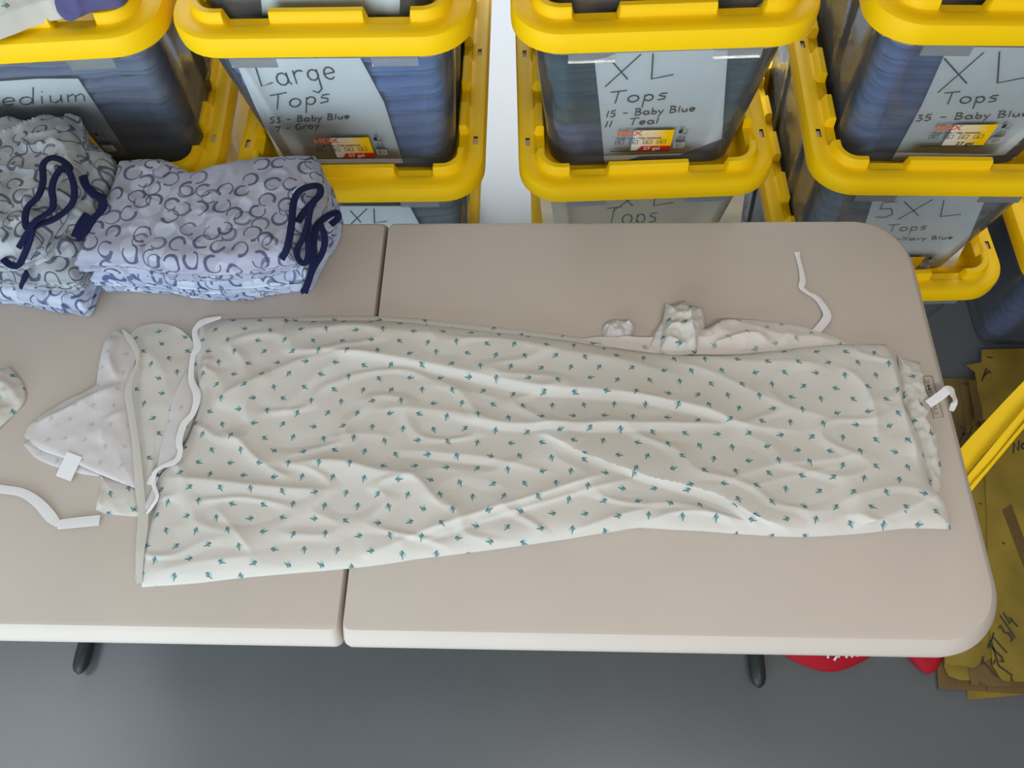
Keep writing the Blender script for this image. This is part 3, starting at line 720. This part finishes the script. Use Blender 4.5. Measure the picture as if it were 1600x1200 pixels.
def ribbon(name, pts, m, parent, wid=9, z=.76, th=.0009, zs=None, widths=None, n=60, roll=None):
    """flat tape along a pixel path; wid in pixels; zs heights at the points"""
    K = len(pts); zz = zs if zs else [z] * K; ww = widths if widths else [wid] * K; rl = roll if roll else [0] * K
    D = dens([(p[0], p[1], zz[i], ww[i], rl[i]) for i, p in enumerate(pts)], n)
    W3 = [A(d[0], d[1], d[2]) for d in D]; vs = []; fs = []
    for i, p in enumerate(W3):
        d = W3[min(i + 1, n - 1)] - W3[max(i - 1, 0)]; d /= np.linalg.norm(d) + 1e-9; s = np.cross(d, (0, 0, 1)); s /= np.linalg.norm(s) + 1e-9
        a = D[i][4]; s = s * math.cos(a) + np.cross(s, d) * math.sin(a); u = np.cross(s, d); w = D[i][3] / 2 * .00108
        vs += [p - s * w, p + s * w, p + s * w + u * th, p + u * th * 1.6, p - s * w + u * th]
    for i in range(n - 1):
        a, b = 5 * i, 5 * i + 5
        for k in range(5): fs.append((a + k, a + (k + 1) % 5, b + (k + 1) % 5, b + k))
    fs += [(4, 3, 2, 1, 0), tuple(5 * (n - 1) + k for k in range(5))]
    me = mesh(vs, fs); bm = bmesh.new(); bm.from_mesh(me); bmesh.ops.recalc_face_normals(bm, faces=bm.faces); bm.to_mesh(me); bm.free()
    o = link(name, me, m, None, True, 50)
    return wparent(o, parent) if parent is not None else o

# ---- the long folded gown
ZG = .757
gown = empty('patient_gown', (.3, .35, TZ), 'long folded white patient gown with small teal leaf print lying across the table', 'gown')
top = [(310, 504), (330, 496), (380, 493), (440, 491), (460, 497), (600, 497), (740, 511), (880, 527), (945, 538), (1020, 547), (1110, 552), (1200, 545), (1290, 535), (1387, 534)]
bot = [(216, 914), (300, 908), (380, 899), (530, 886), (600, 878), (650, 870), (700, 864), (800, 851), (890, 838), (925, 832), (965, 826), (1000, 821), (1060, 824), (1100, 826), (1180, 832), (1240, 835), (1290, 834), (1360, 829), (1420, 822), (1491, 823)]
left = [(310, 504), (303, 540), (304, 590), (306, 630), (290, 680), (262, 722), (243, 745), (240, 785), (222, 830), (213, 870), (216, 914)]
right = [(1387, 534), (1403, 556), (1413, 590), (1417, 630), (1430, 655), (1443, 680), (1450, 715), (1456, 745), (1466, 766), (1482, 780), (1491, 823)]
G = coons(top, bot, left, right, 470, 170, ZG)
folds = [
 # points, height, width behind, width in front
 ([(425, 585), (440, 552), (520, 552), (620, 564), (705, 581), (845, 608), (985, 622), (1100, 646), (1170, 671), (1305, 677)], .0085, .032, .006),
 ([(320, 664), (350, 622), (402, 596), (470, 566), (540, 556), (620, 560)], .005, .008, .030),
 ([(440, 505), (560, 512), (700, 528), (860, 548), (1000, 575), (1110, 605)], .006, .016, .030),
 ([(824, 676), (880, 690), (950, 716), (1020, 739), (1060, 748), (1125, 768), (1180, 800), (1240, 834), (1262, 848)], .0215, .075, .004),
 ([(600, 854), (635, 842), (740, 806), (845, 774), (967, 735)], .0065, .012, .0045),
 ([(735, 820), (750, 816), (845, 788), (950, 758), (1010, 740)], .0045, .008, .006),
 ([(245, 746), (330, 752), (440, 764), (540, 768)], .006, .007, .020),
 ([(340, 672), (375, 690), (400, 716), (440, 742), (470, 750)], .006, .010, .012),
 ([(430, 732), (480, 724), (537, 724), (594, 738), (650, 748), (690, 790), (740, 800)], .009, .010, .022),
 ([(600, 704), (740, 714), (796, 725), (880, 745)], .004, .014, .007),
 ([(660, 645), (790, 664), (900, 663), (1100, 666), (1190, 672)], .0055, .012, .006),
 ([(560, 644), (640, 640), (740, 652), (800, 668)], .003, .012, .008),
 ([(330, 555), (324, 580), (312, 610)], .006, .006, .010),
 ([(425, 578), (395, 620), (387, 640), (387, 668)], .004, .008, .012),
 ([(537, 559), (480, 605), (432, 660)], .0035, .010, .018),
 ([(1100, 758), (1194, 731), (1290, 722), (1380, 701)], .0035, .018, .006),
 ([(1149, 760), (1242, 746), (1320, 728)], .003, .012, .006),
 ([(1330, 826), (1400, 798), (1449, 776), (1476, 762)], .012, .030, .004),
 ([(1050, 552), (1150, 566), (1260, 570), (1310, 586)], .005, .010, .018),
 ([(1302, 572), (1340, 596), (1362, 640), (1372, 700)], .005, .012, .012),
 ([(1030, 560), (1120, 590), (1230, 640), (1330, 660)], .004, .014, .014),
 ([(1385, 545), (1400, 600), (1420, 680), (1440, 750)], .005, .012, .008),
 ([(335, 790), (370, 830), (400, 870)], .003, .010, .008),
 ([(230, 900), (300, 880), (420, 868)], .003, .012, .012),
 ([(560, 870), (620, 850), (640, 840)], .003, .010, .010),
 ([(880, 838), (930, 818), (980, 802), (1030, 792)], .004, .008, .008),
 ([(1000, 822), (1060, 800), (1130, 806), (1200, 826)], .006, .010, .006),
 ([(640, 600), (720, 612), (800, 628)], .002, .01, .01),
 ([(500, 690), (560, 680), (620, 684)], .003, .012, .012),
]
folds = [(a, b * 1.25, c, d) for a, b, c, d in folds]
folds += [([(930, 728), (1000, 750), (1045, 764), (1105, 786), (1160, 812), (1195, 838)], -.0085, .004, .020),
          ([(620, 574), (705, 592), (845, 619), (985, 633), (1100, 657), (1170, 682)], -.0035, .004, .014),
          ([(760, 815), (850, 790), (955, 757)], -.003, .004, .012), ([(640, 858), (740, 822), (845, 790)], -.003, .003, .010),
          ([(690, 655), (790, 674), (900, 673), (1100, 677)], -.003, .004, .012), ([(600, 714), (740, 725), (796, 736)], -.003, .004, .012)]
H = fold_height(G, folds, ZG)
HB = fold_height(G, [f_ for f_ in folds if f_[1] > .014], ZG)
nv, nu = H.shape
ti = np.linspace(0, 1, nv)[:, None]; si = np.linspace(0, 1, nu)[None, :]
dE = np.minimum(np.minimum(ti, 1 - ti) * .36, np.minimum(si, 1 - si) * 1.2)
puff = 1 - np.exp(-dE / .011)
H = H * np.clip(dE / .010, .15, 1) + .0135 * puff + .0030 * nz2(G, 7, 3.3) * np.clip(dE / .03, 0, 1) + .0012 * nz2(G, 26, 8.1) * np.clip(dE / .02, .2, 1)
# creases across the puffs
cr = nz2(np.stack([G[..., 0] * .6 + G[..., 1] * .2, G[..., 1] * 1.5], 2), 13, 4.4)
HBs = np.clip(HB - .006, 0, 1) * np.clip(dE / .02, 0, 1)
G[..., 1] -= HBs * .85; G[..., 0] -= HBs * .3
H += .0035 * np.clip(1 - np.abs(cr) * 5, 0, 1) * np.clip(dE / .02, 0, 1)
o = link('gown_front', grid_mesh(G, H, .7465, (.013, .009), .02, [(.0008, .7445), (-.002, .7420), (-.012, .7412)]), MT['leaf'], None, True, 80); wparent(o, gown)
# the back panel folded underneath, showing as a second edge
off = lambda c, dx, dy: [(p[0] + dx, p[1] + dy) for p in c]
G2 = coons([(312, 503), (440, 494), (600, 493), (740, 506), (880, 522), (945, 531), (1110, 542), (1290, 532), (1385, 540)],
           [(222, 908), (380, 897), (530, 884), (700, 862), (890, 836), (1000, 819), (1100, 826), (1180, 833), (1290, 836), (1360, 826), (1470, 815)], [(312, 503), (300, 700), (222, 908)], [(1385, 540), (1425, 680), (1470, 815)], 160, 40, .746)
o = link('gown_back', grid_mesh(G2, np.zeros(G2.shape[:2]) + .001 * nz2(G2, 30, 2), .7425, (.4, .2), .3, [(.0005, .7412)]), MT['leaf'], None, True, 80); wparent(o, gown)

# sleeve and turned out panels on the left
patch('turned_out_panel', [(37, 682), (47, 664), (100, 628), (150, 602), (153, 586), (160, 552), (170, 524), (181, 516), (193, 524), (211, 552), (206, 590), (207, 650), (216, 720), (214, 764), (158, 742), (100, 716), (62, 702)],
      MT['leaf_back'], gown, z=.7475, h=.005, rough=.002, nsc=16, seed=2.2, rot=.8,
      folds=[([(185, 520), (176, 560), (190, 600)], .009, .006, .016), ([(50, 666), (110, 640), (160, 615), (205, 598)], .007, .006, .018), ([(160, 700), (170, 660), (205, 640)], .004, .008, .01), ([(40, 684), (100, 712), (160, 738), (212, 760)], .002, .01, .004)])
patch('turned_out_hem', [(36, 694), (48, 690), (100, 712), (160, 736), (156, 744), (118, 738), (60, 718)], MT['leaf_back'], gown, z=.7425, h=.002, rough=.001, nsc=30, seed=4)
patch('shoulder_panel', [(200, 526), (215, 512), (246, 505), (275, 512), (300, 532), (312, 560), (306, 640), (282, 700), (250, 740), (236, 800), (226, 808), (216, 760), (206, 690), (202, 620), (212, 560)],
      MT['leaf'], gown, z=.7445, h=.010, rough=.002, nsc=14, seed=6.1, rot=.25, folds=[([(205, 530), (240, 560), (270, 600)], .003, .01, .02), ([(262, 508), (290, 520), (306, 545)], .004, .006, .006)])
patch('hem_panel', [(157, 742), (214, 764), (222, 806), (205, 806), (160, 801), (149, 796), (153, 780), (160, 765)], MT['leaf'], gown, z=.742, h=.004, rough=.0016, nsc=30, seed=7.7, rot=.5,
      folds=[([(160, 748), (160, 775), (156, 798)], .004, .004, .004)])
patch('facing_strip', [(291, 580), (303, 600), (303, 640), (284, 668), (280, 704), (273, 721), (246, 729), (252, 696), (262, 660), (272, 618)], MT['leaf_back'], gown, z=.758, h=.0035, rough=.001, nsc=20, seed=3)
patch('facing_strip', [(243, 750), (247, 776), (238, 792), (229, 800), (226, 792), (235, 770)], MT['leaf_back'], gown, z=.756, h=.002, rough=.0008, nsc=20, seed=3.4)
ribbon('binding', [(192, 516), (203, 530), (214, 548), (216, 564), (206, 590), (201, 612), (206, 650), (212, 690), (216, 730), (219, 770), (222, 800), (218, 850), (215, 906)], MT['grey_tape'], gown,
       zs=[.757, .759, .760, .760, .761, .761, .760, .760, .759, .757, .756, .756, .752], widths=[4, 10, 8, 5, 9, 11, 11, 11, 12, 13, 11, 9, 6], n=140)
ribbon('binding', [(345, 496), (318, 503), (306, 514), (305, 525), (309, 542), (302, 556), (299, 592), (308, 618), (302, 645), (287, 664), (280, 690), (282, 705), (275, 720), (250, 731), (241, 741), (240, 757), (246, 776), (238, 791), (229, 803)], MT['white_tape'], gown,
       zs=[.765, .768, .769, .770, .771, .771, .770, .772, .771, .770, .770, .769, .768, .768, .767, .765, .764, .761, .757], widths=[5, 11, 9, 9, 12, 8, 9, 12, 9, 11, 10, 8, 9, 6, 7, 6, 5, 5, 3], n=170)
ribbon('binding', [(229, 803), (224, 830), (219, 865), (218, 911)], MT['grey_tape'], gown, zs=[.757, .757, .757, .751], widths=[6, 13, 12, 8], n=50)
o = ribbon('tie_end', [(232, 750), (246, 752)], MT['white_tape'], gown, wid=13, z=.7605, n=8)
t = ribbon('care_tag', [(117, 710), (99, 748)], MT['white_tape'], gown, wid=27, z=.7435, zs=[.752, .743], n=14); t['label'] = 'small blank white cloth care tag'
ribbon('tie', [(1245, 394), (1247, 404), (1252, 424), (1254, 440), (1252, 449), (1262, 458), (1277, 467), (1291, 488), (1290, 500), (1275, 518), (1262, 528)], MT['white_tape'], gown,
       zs=[.743, .742, .743, .744, .744, .743, .743, .744, .744, .744, .746], widths=[10, 7, 8, 10, 9, 6, 9, 12, 13, 12, 11], n=90)
ribbon('tie', [(1450, 632), (1470, 618), (1482, 609), (1489, 616), (1491, 628), (1486, 642)], MT['white_tape'], gown, zs=[.757, .765, .769, .762, .745, .735], widths=[13, 13, 13, 12, 10, 7], n=60)
# collar and sleeve bunched behind
patch('sleeve', [(905, 530), (1010, 528), (1040, 505), (1100, 515), (1130, 503), (1170, 501), (1240, 508), (1300, 525), (1325, 536), (1290, 545), (1110, 558), (1000, 552)], MT['leaf_half'], gown, z=.742, h=.012, rough=.006, nsc=20, seed=5.5, nr=34, npt=240, rot=.4,
      folds=[([(1085, 545), (1130, 508), (1175, 520), (1200, 545)], .008, .012, .02), ([(1100, 548), (1165, 530), (1205, 546)], .008, .004, .008), ([(1170, 502), (1175, 520), (1230, 530), (1310, 532)], .004, .01, .006)])
patch('collar_bunch', [(942, 524), (943, 510), (952, 503), (975, 504), (990, 504), (991, 516), (980, 530), (950, 532)], MT['leaf_back'], gown, z=.742, h=.014, rough=.007, nsc=52, seed=1.4)
patch('collar_bunch', [(1030, 550), (1034, 510), (1040, 476), (1052, 478), (1072, 470), (1080, 479), (1098, 482), (1102, 505), (1096, 525), (1088, 552), (1050, 556)], MT['leaf'], gown, z=.748, h=.020, rough=.008, nsc=32, seed=7.2, nr=30, rot=1.2,
      folds=[([(1075, 480), (1076, 510), (1086, 550)], .008, .006, .006), ([(1042, 480), (1045, 520), (1032, 550)], .006, .006, .01)])
patch('collar_bunch', [(1012, 546), (1025, 515), (1036, 500), (1040, 520), (1036, 548)], MT['leaf_back'], gown, z=.742, h=.012, rough=.004, nsc=40, seed=9.2)
# crumpled back of the gown at its right end
patch('bunched_edge', [(1402, 556), (1420, 564), (1436, 568), (1438, 576), (1428, 592), (1436, 600), (1450, 620), (1453, 634), (1441, 650), (1452, 672), (1464, 690), (1468, 720), (1470, 760), (1458, 775), (1430, 700), (1408, 620)], MT['leaf'], gown, z=.742, h=.012, rough=.007, nsc=34, seed=3.9, nr=30, npt=200, rot=1.5)

# ---- corner of a second gown at the left edge
g2 = empty('patient_gown', (-.75, .36, TZ), 'corner of another leaf printed gown with a long tape tie, at left photo edge', 'gown')
patch('gown_corner', [(-120, 560), (-40, 572), (0, 580), (16, 573), (36, 600), (39, 625), (20, 648), (0, 668), (-60, 730), (-140, 740)], MT['leaf'], g2, z=.742, h=.014, rough=.008, nsc=26, seed=8.8, nr=30, npt=180,
      folds=[([(-30, 600), (5, 600), (12, 630)], .006, .006, .01)])
ribbon('tie', [(-90, 735), (-40, 757), (0, 764), (35, 770), (60, 786), (80, 808), (92, 820)], MT['white_tape'], g2, zs=[.748, .745, .744, .744, .744, .743, .743], widths=[13, 13, 13, 13, 15, 16, 9], n=70)
ribbon('tie', [(90, 821), (98, 819), (125, 816), (156, 813)], MT['white_tape'], g2, zs=[.7435, .744, .744, .744], widths=[12, 15, 16, 16], n=30)

# ---- folded ring print gowns
def folded_gown(name, top, bot, left, right, zt, th, m, label, group, seed, slope=None, plies=2, amp=.004, uvr=0.0):
    """slab of folded cloth, zt = top height"""
    G = coons(top, bot, left, right, 120, 80, zt); nv, nu = G.shape[:2]
    ti = np.linspace(0, 1, nv)[:, None]; si = np.linspace(0, 1, nu)[None, :]
    dE = np.minimum(np.minimum(ti, 1 - ti) * .2, np.minimum(si, 1 - si) * .35)
    n1 = nz2(G, 11, seed); n2 = nz2(G, 38, seed + 3)
    H = -(.35 * th) * np.exp(-dE / .006) + amp * n1 + amp * .45 * n2 + amp * .9 * np.clip(1 - np.abs(nz2(G, 17, seed + 6)) * 6, 0, 1)
    if slope is not None: H += slope(si, ti)
    c = G.reshape(-1, 2).mean(0)
    me_v = [(G[i, j, 0], G[i, j, 1], zt + H[i, j]) for i in range(nv) for j in range(nu)]
    fs = [(i * nu + j, (i + 1) * nu + j, (i + 1) * nu + j + 1, i * nu + j + 1) for i in range(nv - 1) for j in range(nu - 1)]
    cs, sn = math.cos(uvr), math.sin(uvr); uv = [(v[0] * cs - v[1] * sn + seed, v[0] * sn + v[1] * cs) for v in me_v]
    b = [j for j in range(nu)] + [i * nu + nu - 1 for i in range(1, nv)] + [(nv - 1) * nu + j for j in range(nu - 2, -1, -1)] + [i * nu for i in range(nv - 2, 0, -1)]
    n = len(b); prev = b; steps = plies * 8
    for k in range(1, steps + 1):
        t = k / steps; cur = []; bul = abs(math.sin(t * math.pi * plies)) ** .6
        for q, i in enumerate(b):
            v = me_v[i]; d = np.array(me_v[b[(q + 2) % n]][:2]) - np.array(me_v[b[q - 2]][:2]); nn = np.array([-d[1], d[0]]); nn /= np.linalg.norm(nn) + 1e-9
            w1 = noise.noise(Vector((v[0] * 14, v[1] * 14, seed + t * 4))); w2 = noise.noise(Vector((v[0] * 40, v[1] * 40, seed + t * 9)))
            o_ = .0065 * bul + .006 * w1 * min(1, 3 * t) + .003 * w2 * min(1, 3 * t)
            zb = zt - th + .0
            z = v[2] * (1 - t) + (zb + (H.flat[i] if False else 0)) * t + .003 * w1 * math.sin(t * math.pi)
            me_v.append((v[0] + nn[0] * o_, v[1] + nn[1] * o_, z)); cur.append(len(me_v) - 1); uv.append((uv[i][0] + nn[0] * th * t * 1.8, uv[i][1] + nn[1] * th * t * 1.8))
        for q in range(n): fs.append((prev[q], prev[(q + 1) % n], cur[(q + 1) % n], cur[q]))
        prev = cur
    fs.append(tuple(prev))
    me = mesh(me_v, fs, uv); bm = bmesh.new(); bm.from_mesh(me); bmesh.ops.recalc_face_normals(bm, faces=bm.faces); bm.to_mesh(me); bm.free()
    r = empty(name, (c[0], c[1], zt - th), label, 'folded gown', group)
    o = link('gown_body', me, m, None, True, 80); wparent(o, r); return r
GR = 'folded ring print gowns in the pile beside the table seam'
def sh(c, dx, dy): return [(p[0] + dx, p[1] + dy) for p in c]
bl_top = [(182, 246), (240, 240), (290, 262), (330, 252), (400, 238), (485, 234)]
bl_bot = [(112, 398), (200, 400), (290, 412), (370, 408), (452, 396)]
bl_l = [(182, 246), (168, 285), (150, 325), (128, 365), (112, 398)]; bl_r = [(485, 234), (500, 285), (498, 320), (472, 360), (452, 396)]
def slab_at(zt, dx0, dy0, **k): pass
def pile(zt, off, *a, **k):
    """same plan outline at another height: the outline is taken at .85 and moved in world axes"""
    return a
def reproj(curve, z_from, z_to, d=(0, 0)):
    out = []
    for p in curve:
        w = A(p[0], p[1], z_from) + np.array([d[0], d[1], 0]); w[2] = z_to; q_ = CAMR @ (w - CAMC); out.append((800 + F * q_[0] / -q_[2], 600 - F * q_[1] / -q_[2]))
    return out
Z3 = .852
def at(z, d): return [reproj(c, Z3, z, d) for c in (bl_top, bl_bot, bl_l, bl_r)]
b3 = folded_gown('folded_gown', bl_top, bl_bot, bl_l, bl_r, Z3, .048, MT['blue_ring'], 'folded lavender grey ring print gown with navy binding, top of pile by table seam', GR, 1.3, None, 2, .0035, .2)
b2 = folded_gown('folded_gown', *at(.803, (.004, -.004)), .803, .034, MT['blue_ring2'], 'folded pale blue ring print gown, middle of the pile by the seam', GR, 4.1, None, 2, .002, .9)
b1 = folded_gown('folded_gown', *at(.768, (.006, .002)), .768, .0272, MT['blue_ring2'], 'folded pale blue ring print gown, bottom of the pile by the seam', GR, 8.4, None, 1, .002, .4)
# navy bindings at the right end of the pile
def band(par, pts, zs, w=11, n=70, **k): return ribbon('navy_binding', pts, MT['navy'], par, zs=zs, widths=[w] * len(pts), n=n, th=.003, **k)
patch('gown_edge', [(455, 300), (480, 285), (505, 300), (520, 325), (528, 335), (512, 352), (500, 395), (478, 450), (455, 455), (448, 400), (450, 340)], MT['blue_ring2'], b3, z=.815, h=.02, rough=.009, nsc=30, seed=12.1,
      tilt=lambda u, v: .845 - max(0, min(1, (v - 300) / 150)) * .07 - max(0, (u - 480) / 50) * .03, down=.79)
band(b3, [(441, 405), (450, 385), (456, 350), (459, 318), (468, 300), (486, 292), (500, 293), (500, 305), (488, 318), (474, 334), (466, 348)], [.846, .858, .864, .866, .868, .867, .862, .860, .858, .858, .856], 11)
band(b3, [(488, 318), (482, 345), (474, 372), (464, 392), (468, 408), (478, 412), (482, 395), (481, 365), (484, 335)], [.866, .862, .858, .852, .848, .846, .850, .856, .862], 9)
band(b2, [(476, 458), (488, 420), (490, 385), (494, 356), (510, 340), (526, 333), (528, 342), (517, 352)], [.790, .812, .826, .838, .842, .838, .834, .832], 11)
band(b2, [(500, 350), (508, 372), (504, 395), (490, 420), (480, 445), (473, 456)], [.842, .832, .822, .812, .800, .786], 10)
# left pile
GL_ = 'crumpled ring print gowns in the pile at the left photo edge'
c1 = folded_gown('folded_gown', [(-160, 300), (-60, 290), (60, 290), (150, 320)], [(-160, 440), (-40, 452), (40, 462), (124, 474)], [(-160, 300), (-160, 440)], [(150, 320), (150, 400), (124, 474)], .775, .034, MT['blue_ring2'],
                 'folded pale blue ring print gown, bottom of the left photo edge pile', GL_, 15.2, None, 2, .003, 1.2)
c2 = folded_gown('folded_gown', [(-150, 200), (-40, 190), (80, 195), (160, 232)], [(-160, 425), (-40, 425), (40, 428), (112, 432)], [(-150, 200), (-160, 425)], [(160, 232), (158, 310), (112, 432)], .818, .042, MT['green_ring'],
                 'crumpled green grey ring print gown in the middle of the left edge pile', GL_, 22.5, None, 3, .008, .5)
c3 = folded_gown('folded_gown', [(-150, 190), (-60, 178), (60, 172), (108, 168)], [(-150, 380), (-60, 385), (0, 388), (45, 372)], [(-150, 190), (-150, 380)], [(108, 168), (118, 230), (110, 290), (45, 372)], .880, .062, MT['green_ring'],
                 'crumpled lavender grey ring print gown with navy ties, top of the left edge pile', GL_, 31.0, None, 3, .010, -.3)
patch('gown_side', [(108, 190), (130, 205), (138, 232), (165, 240), (178, 262), (160, 300), (140, 370), (112, 420), (60, 425), (70, 330), (105, 300)], MT['green_ring'], c3, z=.83, h=.02, rough=.014, nsc=22, seed=14.1, nr=30, npt=200,
      tilt=lambda u, v: .855 - max(0, min(1, (v - 190) / 240)) * .05, down=.80)
band(c3, [(92, 264), (110, 266), (106, 258), (94, 250), (80, 248), (68, 258), (68, 285), (60, 308), (44, 325), (40, 345), (45, 358), (58, 345), (80, 330), (84, 315), (82, 295), (88, 275), (100, 262), (108, 268), (116, 290), (116, 312), (106, 328), (84, 344), (62, 352), (46, 362), (38, 375), (30, 388)],
     [.895, .897, .900, .902, .904, .904, .902, .900, .897, .894, .892, .896, .898, .900, .902, .904, .905, .902, .898, .895, .892, .890, .888, .886, .880, .874], 10, 220)
band(c3, [(52, 358), (46, 380), (36, 405), (28, 416), (16, 414), (6, 406)], [.888, .876, .862, .856, .856, .858], 11)
band(c2, [(130, 276), (136, 292), (148, 304), (160, 312), (160, 328), (146, 345), (134, 362), (122, 374)], [.872, .868, .862, .858, .852, .848, .842, .835], 13)
band(c2, [(140, 336), (130, 350), (120, 372)], [.850, .846, .838], 20, 20)
band(c1, [(44, 426), (38, 438), (34, 448)], [.822, .812, .800], 12, 16)

# ---- garments on the lid at the upper left
pc = empty('draped_cloth', (-.62, 1.05, 1.05), 'slate purple cloth hanging into the yellow lid of the Medium tote', 'cloth')
patch('cloth_body', [(60, -60), (200, -60), (190, -10), (150, 2), (132, 14), (122, 26), (106, 32), (92, 22), (84, 4), (60, -10)], MT['purple'], pc, z=1.06, h=.02, rough=.012, nsc=24, seed=5, tilt=lambda u, v: 1.082 - max(0, v) * .0006, down=1.062)
nc = empty('draped_cloth', (-.62, 1.05, 1.05), 'navy cloth beside the purple cloth on the Medium tote lid', 'cloth')
patch('cloth_body', [(130, -60), (215, -60), (190, 0), (176, 9), (158, 10), (146, 2), (120, -20)], MT['navy'], nc, z=1.05, h=.012, rough=.006, nsc=30, seed=6, down=1.0)
patch('cloth_hem', [(-60, 10), (0, 12), (30, 12), (22, 26), (0, 34), (-60, 44)], MT['navy'], nc, z=1.045, h=.012, rough=.006, nsc=30, seed=7, down=1.0)
wg = empty('patient_gown', (-.85, 1.0, 1.08), 'white leaf printed gown on the lid of the Medium tote, upper left photo corner', 'gown')
patch('gown_fold', [(-140, -80), (110, -80), (92, -6), (60, 6), (30, 16), (0, 28), (-60, 48), (-140, 60)], MT['leaf'], wg, z=1.085, h=.02, rough=.007, nsc=16, seed=9, down=1.05)

# ------------------------------------------------------------------ kraft boards on the floor at the right
def board(poly, z, th, m, label, parent_name='kraft_board'):
    pts = [A(p[0], p[1], z + th) for p in poly]
    r = sheet(parent_name, pts, (0, 0, 1), th, m, None); 
    # move the origin to the board so that it stands where its mesh is
    c = np.mean([p for p in pts], 0); r.data.transform(Matrix.Translation(-Vector(c))); r.location = c
    return tag(r, label, 'cardboard', 'kraft boards piled on the floor right of the table')
FR = lambda *p: list(p)
K, KD = MT['kraft'], MT['kraft_dark']
board(FR((1512, 1088), (1516, 1093), (1720, 1075), (1850, 640), (1500, 620)), .001, .004, K, 'olive kraft board with the lowest edge showing at the front of the pile')
board(FR((1467, 1076), (1520, 1079), (1760, 1094), (1860, 600), (1442, 590), (1455, 900)), .006, .004, KD, 'dark brown board with the leftmost front corner under the pile')
board(FR((1543, 1080), (1760, 1092), (1870, 700), (1500, 600), (1530, 800)), .011, .004, KD, 'brown board with a front edge just above the lowest boards')
board(FR((1476, 1041), (1483, 1056), (1500, 1062), (1514, 1063), (1760, 1070), (1860, 640), (1535, 590), (1470, 900)), .016, .004, K, 'olive kraft board with a rounded left corner at the pile front')
board(FR((1519, 1070), (1527, 1070), (1530, 1064), (1545, 1072), (1720, 1074), (1850, 720), (1530, 700), (1505, 1000)), .021, .004, KD, 'brown grey kraft board with a torn notch in its front edge')
board(FR((1477, 1038), (1510, 1041), (1520, 1044), (1600, 1000), (1620, 700), (1530, 690), (1470, 850)), .026, .004, K, 'short olive kraft board peeking out under the table corner')
tb = board(FR((1566, 1062), (1577, 1065), (1580, 1054), (1586, 1065), (1740, 1070), (1870, 600), (1620, 544), (1535, 546), (1534, 566), (1511, 570), (1524, 580), (1536, 680), (1542, 800), (1545, 960), (1552, 1040)), .031, .004, K, 'large olive kraft board with black marker writing, top of the pile')
ZB = .0352
mpb = lambda u, v: A(u, v, ZB)
def onboard(name, poly, m, lift=.0004):
    o = sheet(name, [A(p[0], p[1], ZB + lift) for p in poly], (0, 0, 1), .0003, m, None)
    o.data.transform(Matrix.Translation(-tb.location)); o.parent = tb; return o
onboard('tape_strip', [(1513, 594), (1524, 594), (1534, 636), (1536, 658), (1524, 658)], MT['tape_brown'])
onboard('tape_strip', [(1566, 797), (1580, 787), (1640, 950), (1628, 962)], MT['tape_brown'])
for pl in (strokes('T-JT 3/4', (1556, 1062), (1592, 975), 24, -1.0), strokes('No', (1583, 708), (1606, 698), 16, 0), strokes('A', (1534, 595), (1552, 580), 13, 0), strokes('Ny', (1500, 690), (1540, 660), 12, .3),
           *[[[np.array(p) for p in q_]] for q_ in ([(1542, 558), (1551, 559)], [(1500, 665), (1506, 670), (1505, 680)], [(1530, 786), (1534, 788)], [(1566, 848), (1570, 850)], [(1548, 1000), (1560, 1040), (1582, 1056)])]):
    o = write('marker_writing', pl, mpb, (0, 0, 1), .0045, MT['label_black'], None, .0006); o.data.transform(Matrix.Translation(-tb.location)); o.parent = tb

# yellow strap: three flat strips that run up to the tote behind
st = empty('yellow_strap', (1.3, .4, .05), 'bright yellow plastic strap in three flat strips crossing the kraft boards', 'strap')
def strip(pts, zs, ws): return ribbon('strap_strip', pts, MT['yellow'], st, zs=zs, widths=ws, n=40, th=.003)
strip([(1470, 765), (1518, 706), (1560, 660), (1600, 617), (1680, 535)], [.045, .10, .16, .22, .36], [44, 44, 42, 40, 38])
strip([(1475, 800), (1523, 740), (1560, 695), (1600, 647), (1690, 540)], [.045, .11, .17, .23, .365], [17, 17, 16, 15, 14])
strip([(1478, 810), (1522, 757), (1545, 730), (1570, 700), (1600, 664), (1700, 545)], [.045, .11, .14, .18, .23, .37], [8, 8, 7, 7, 7, 7])

# ------------------------------------------------------------------ red things under the table
def red_bag(cx, cy, rx, ry, h, label):
    n = 48; vs = []; fs = []; prof = [(0.93, 0), (1, .12), (.99, .35), (.93, .62), (.78, .86), (.5, .98), (.2, 1.0)]
    for rr, z in prof:
        for k in range(n):
            a = 2 * math.pi * k / n; w = 1 + .02 * math.sin(3 * a + cx * 9) + .012 * math.sin(7 * a)
            vs.append((rx * rr * w * math.cos(a), ry * rr * w * math.sin(a), h * z + .002 * math.sin(5 * a) * z))
    for i in range(len(prof) - 1):
        for k in range(n): fs.append((i * n + k, i * n + (k + 1) % n, (i + 1) * n + (k + 1) % n, (i + 1) * n + k))
    fs.append(tuple(range(n))[::-1]); fs.append(tuple(range((len(prof) - 1) * n, len(prof) * n)))
    o = link('red_bag', mesh(vs, fs), MT['red'], None, True, 60); o.location = (cx, cy, .0005); return tag(o, label, 'bag', 'red bags under the table')
rb = red_bag(.962, .185, .150, .150, .035, 'rounded red bag with white lettering on the floor under the table')
red_bag(1.178, .150, .050, .115, .035, 'plain red bag on the floor beside the kraft boards, half under the table')
pl = strokes('M', (1281, 1022), (1296, 1030), 14, 0) + strokes('XTA', (1303, 1030), (1342, 1026), 16, .1) + strokes('LTP', (1262, 1012), (1330, 1014), 16, .1)
o = write('white_lettering', pl, lambda u, v: A(u, v, .0355), (0, 0, 1), .0065, MT['white'], None, .001); o.data.transform(Matrix.Translation(-rb.location)); o.parent = rb
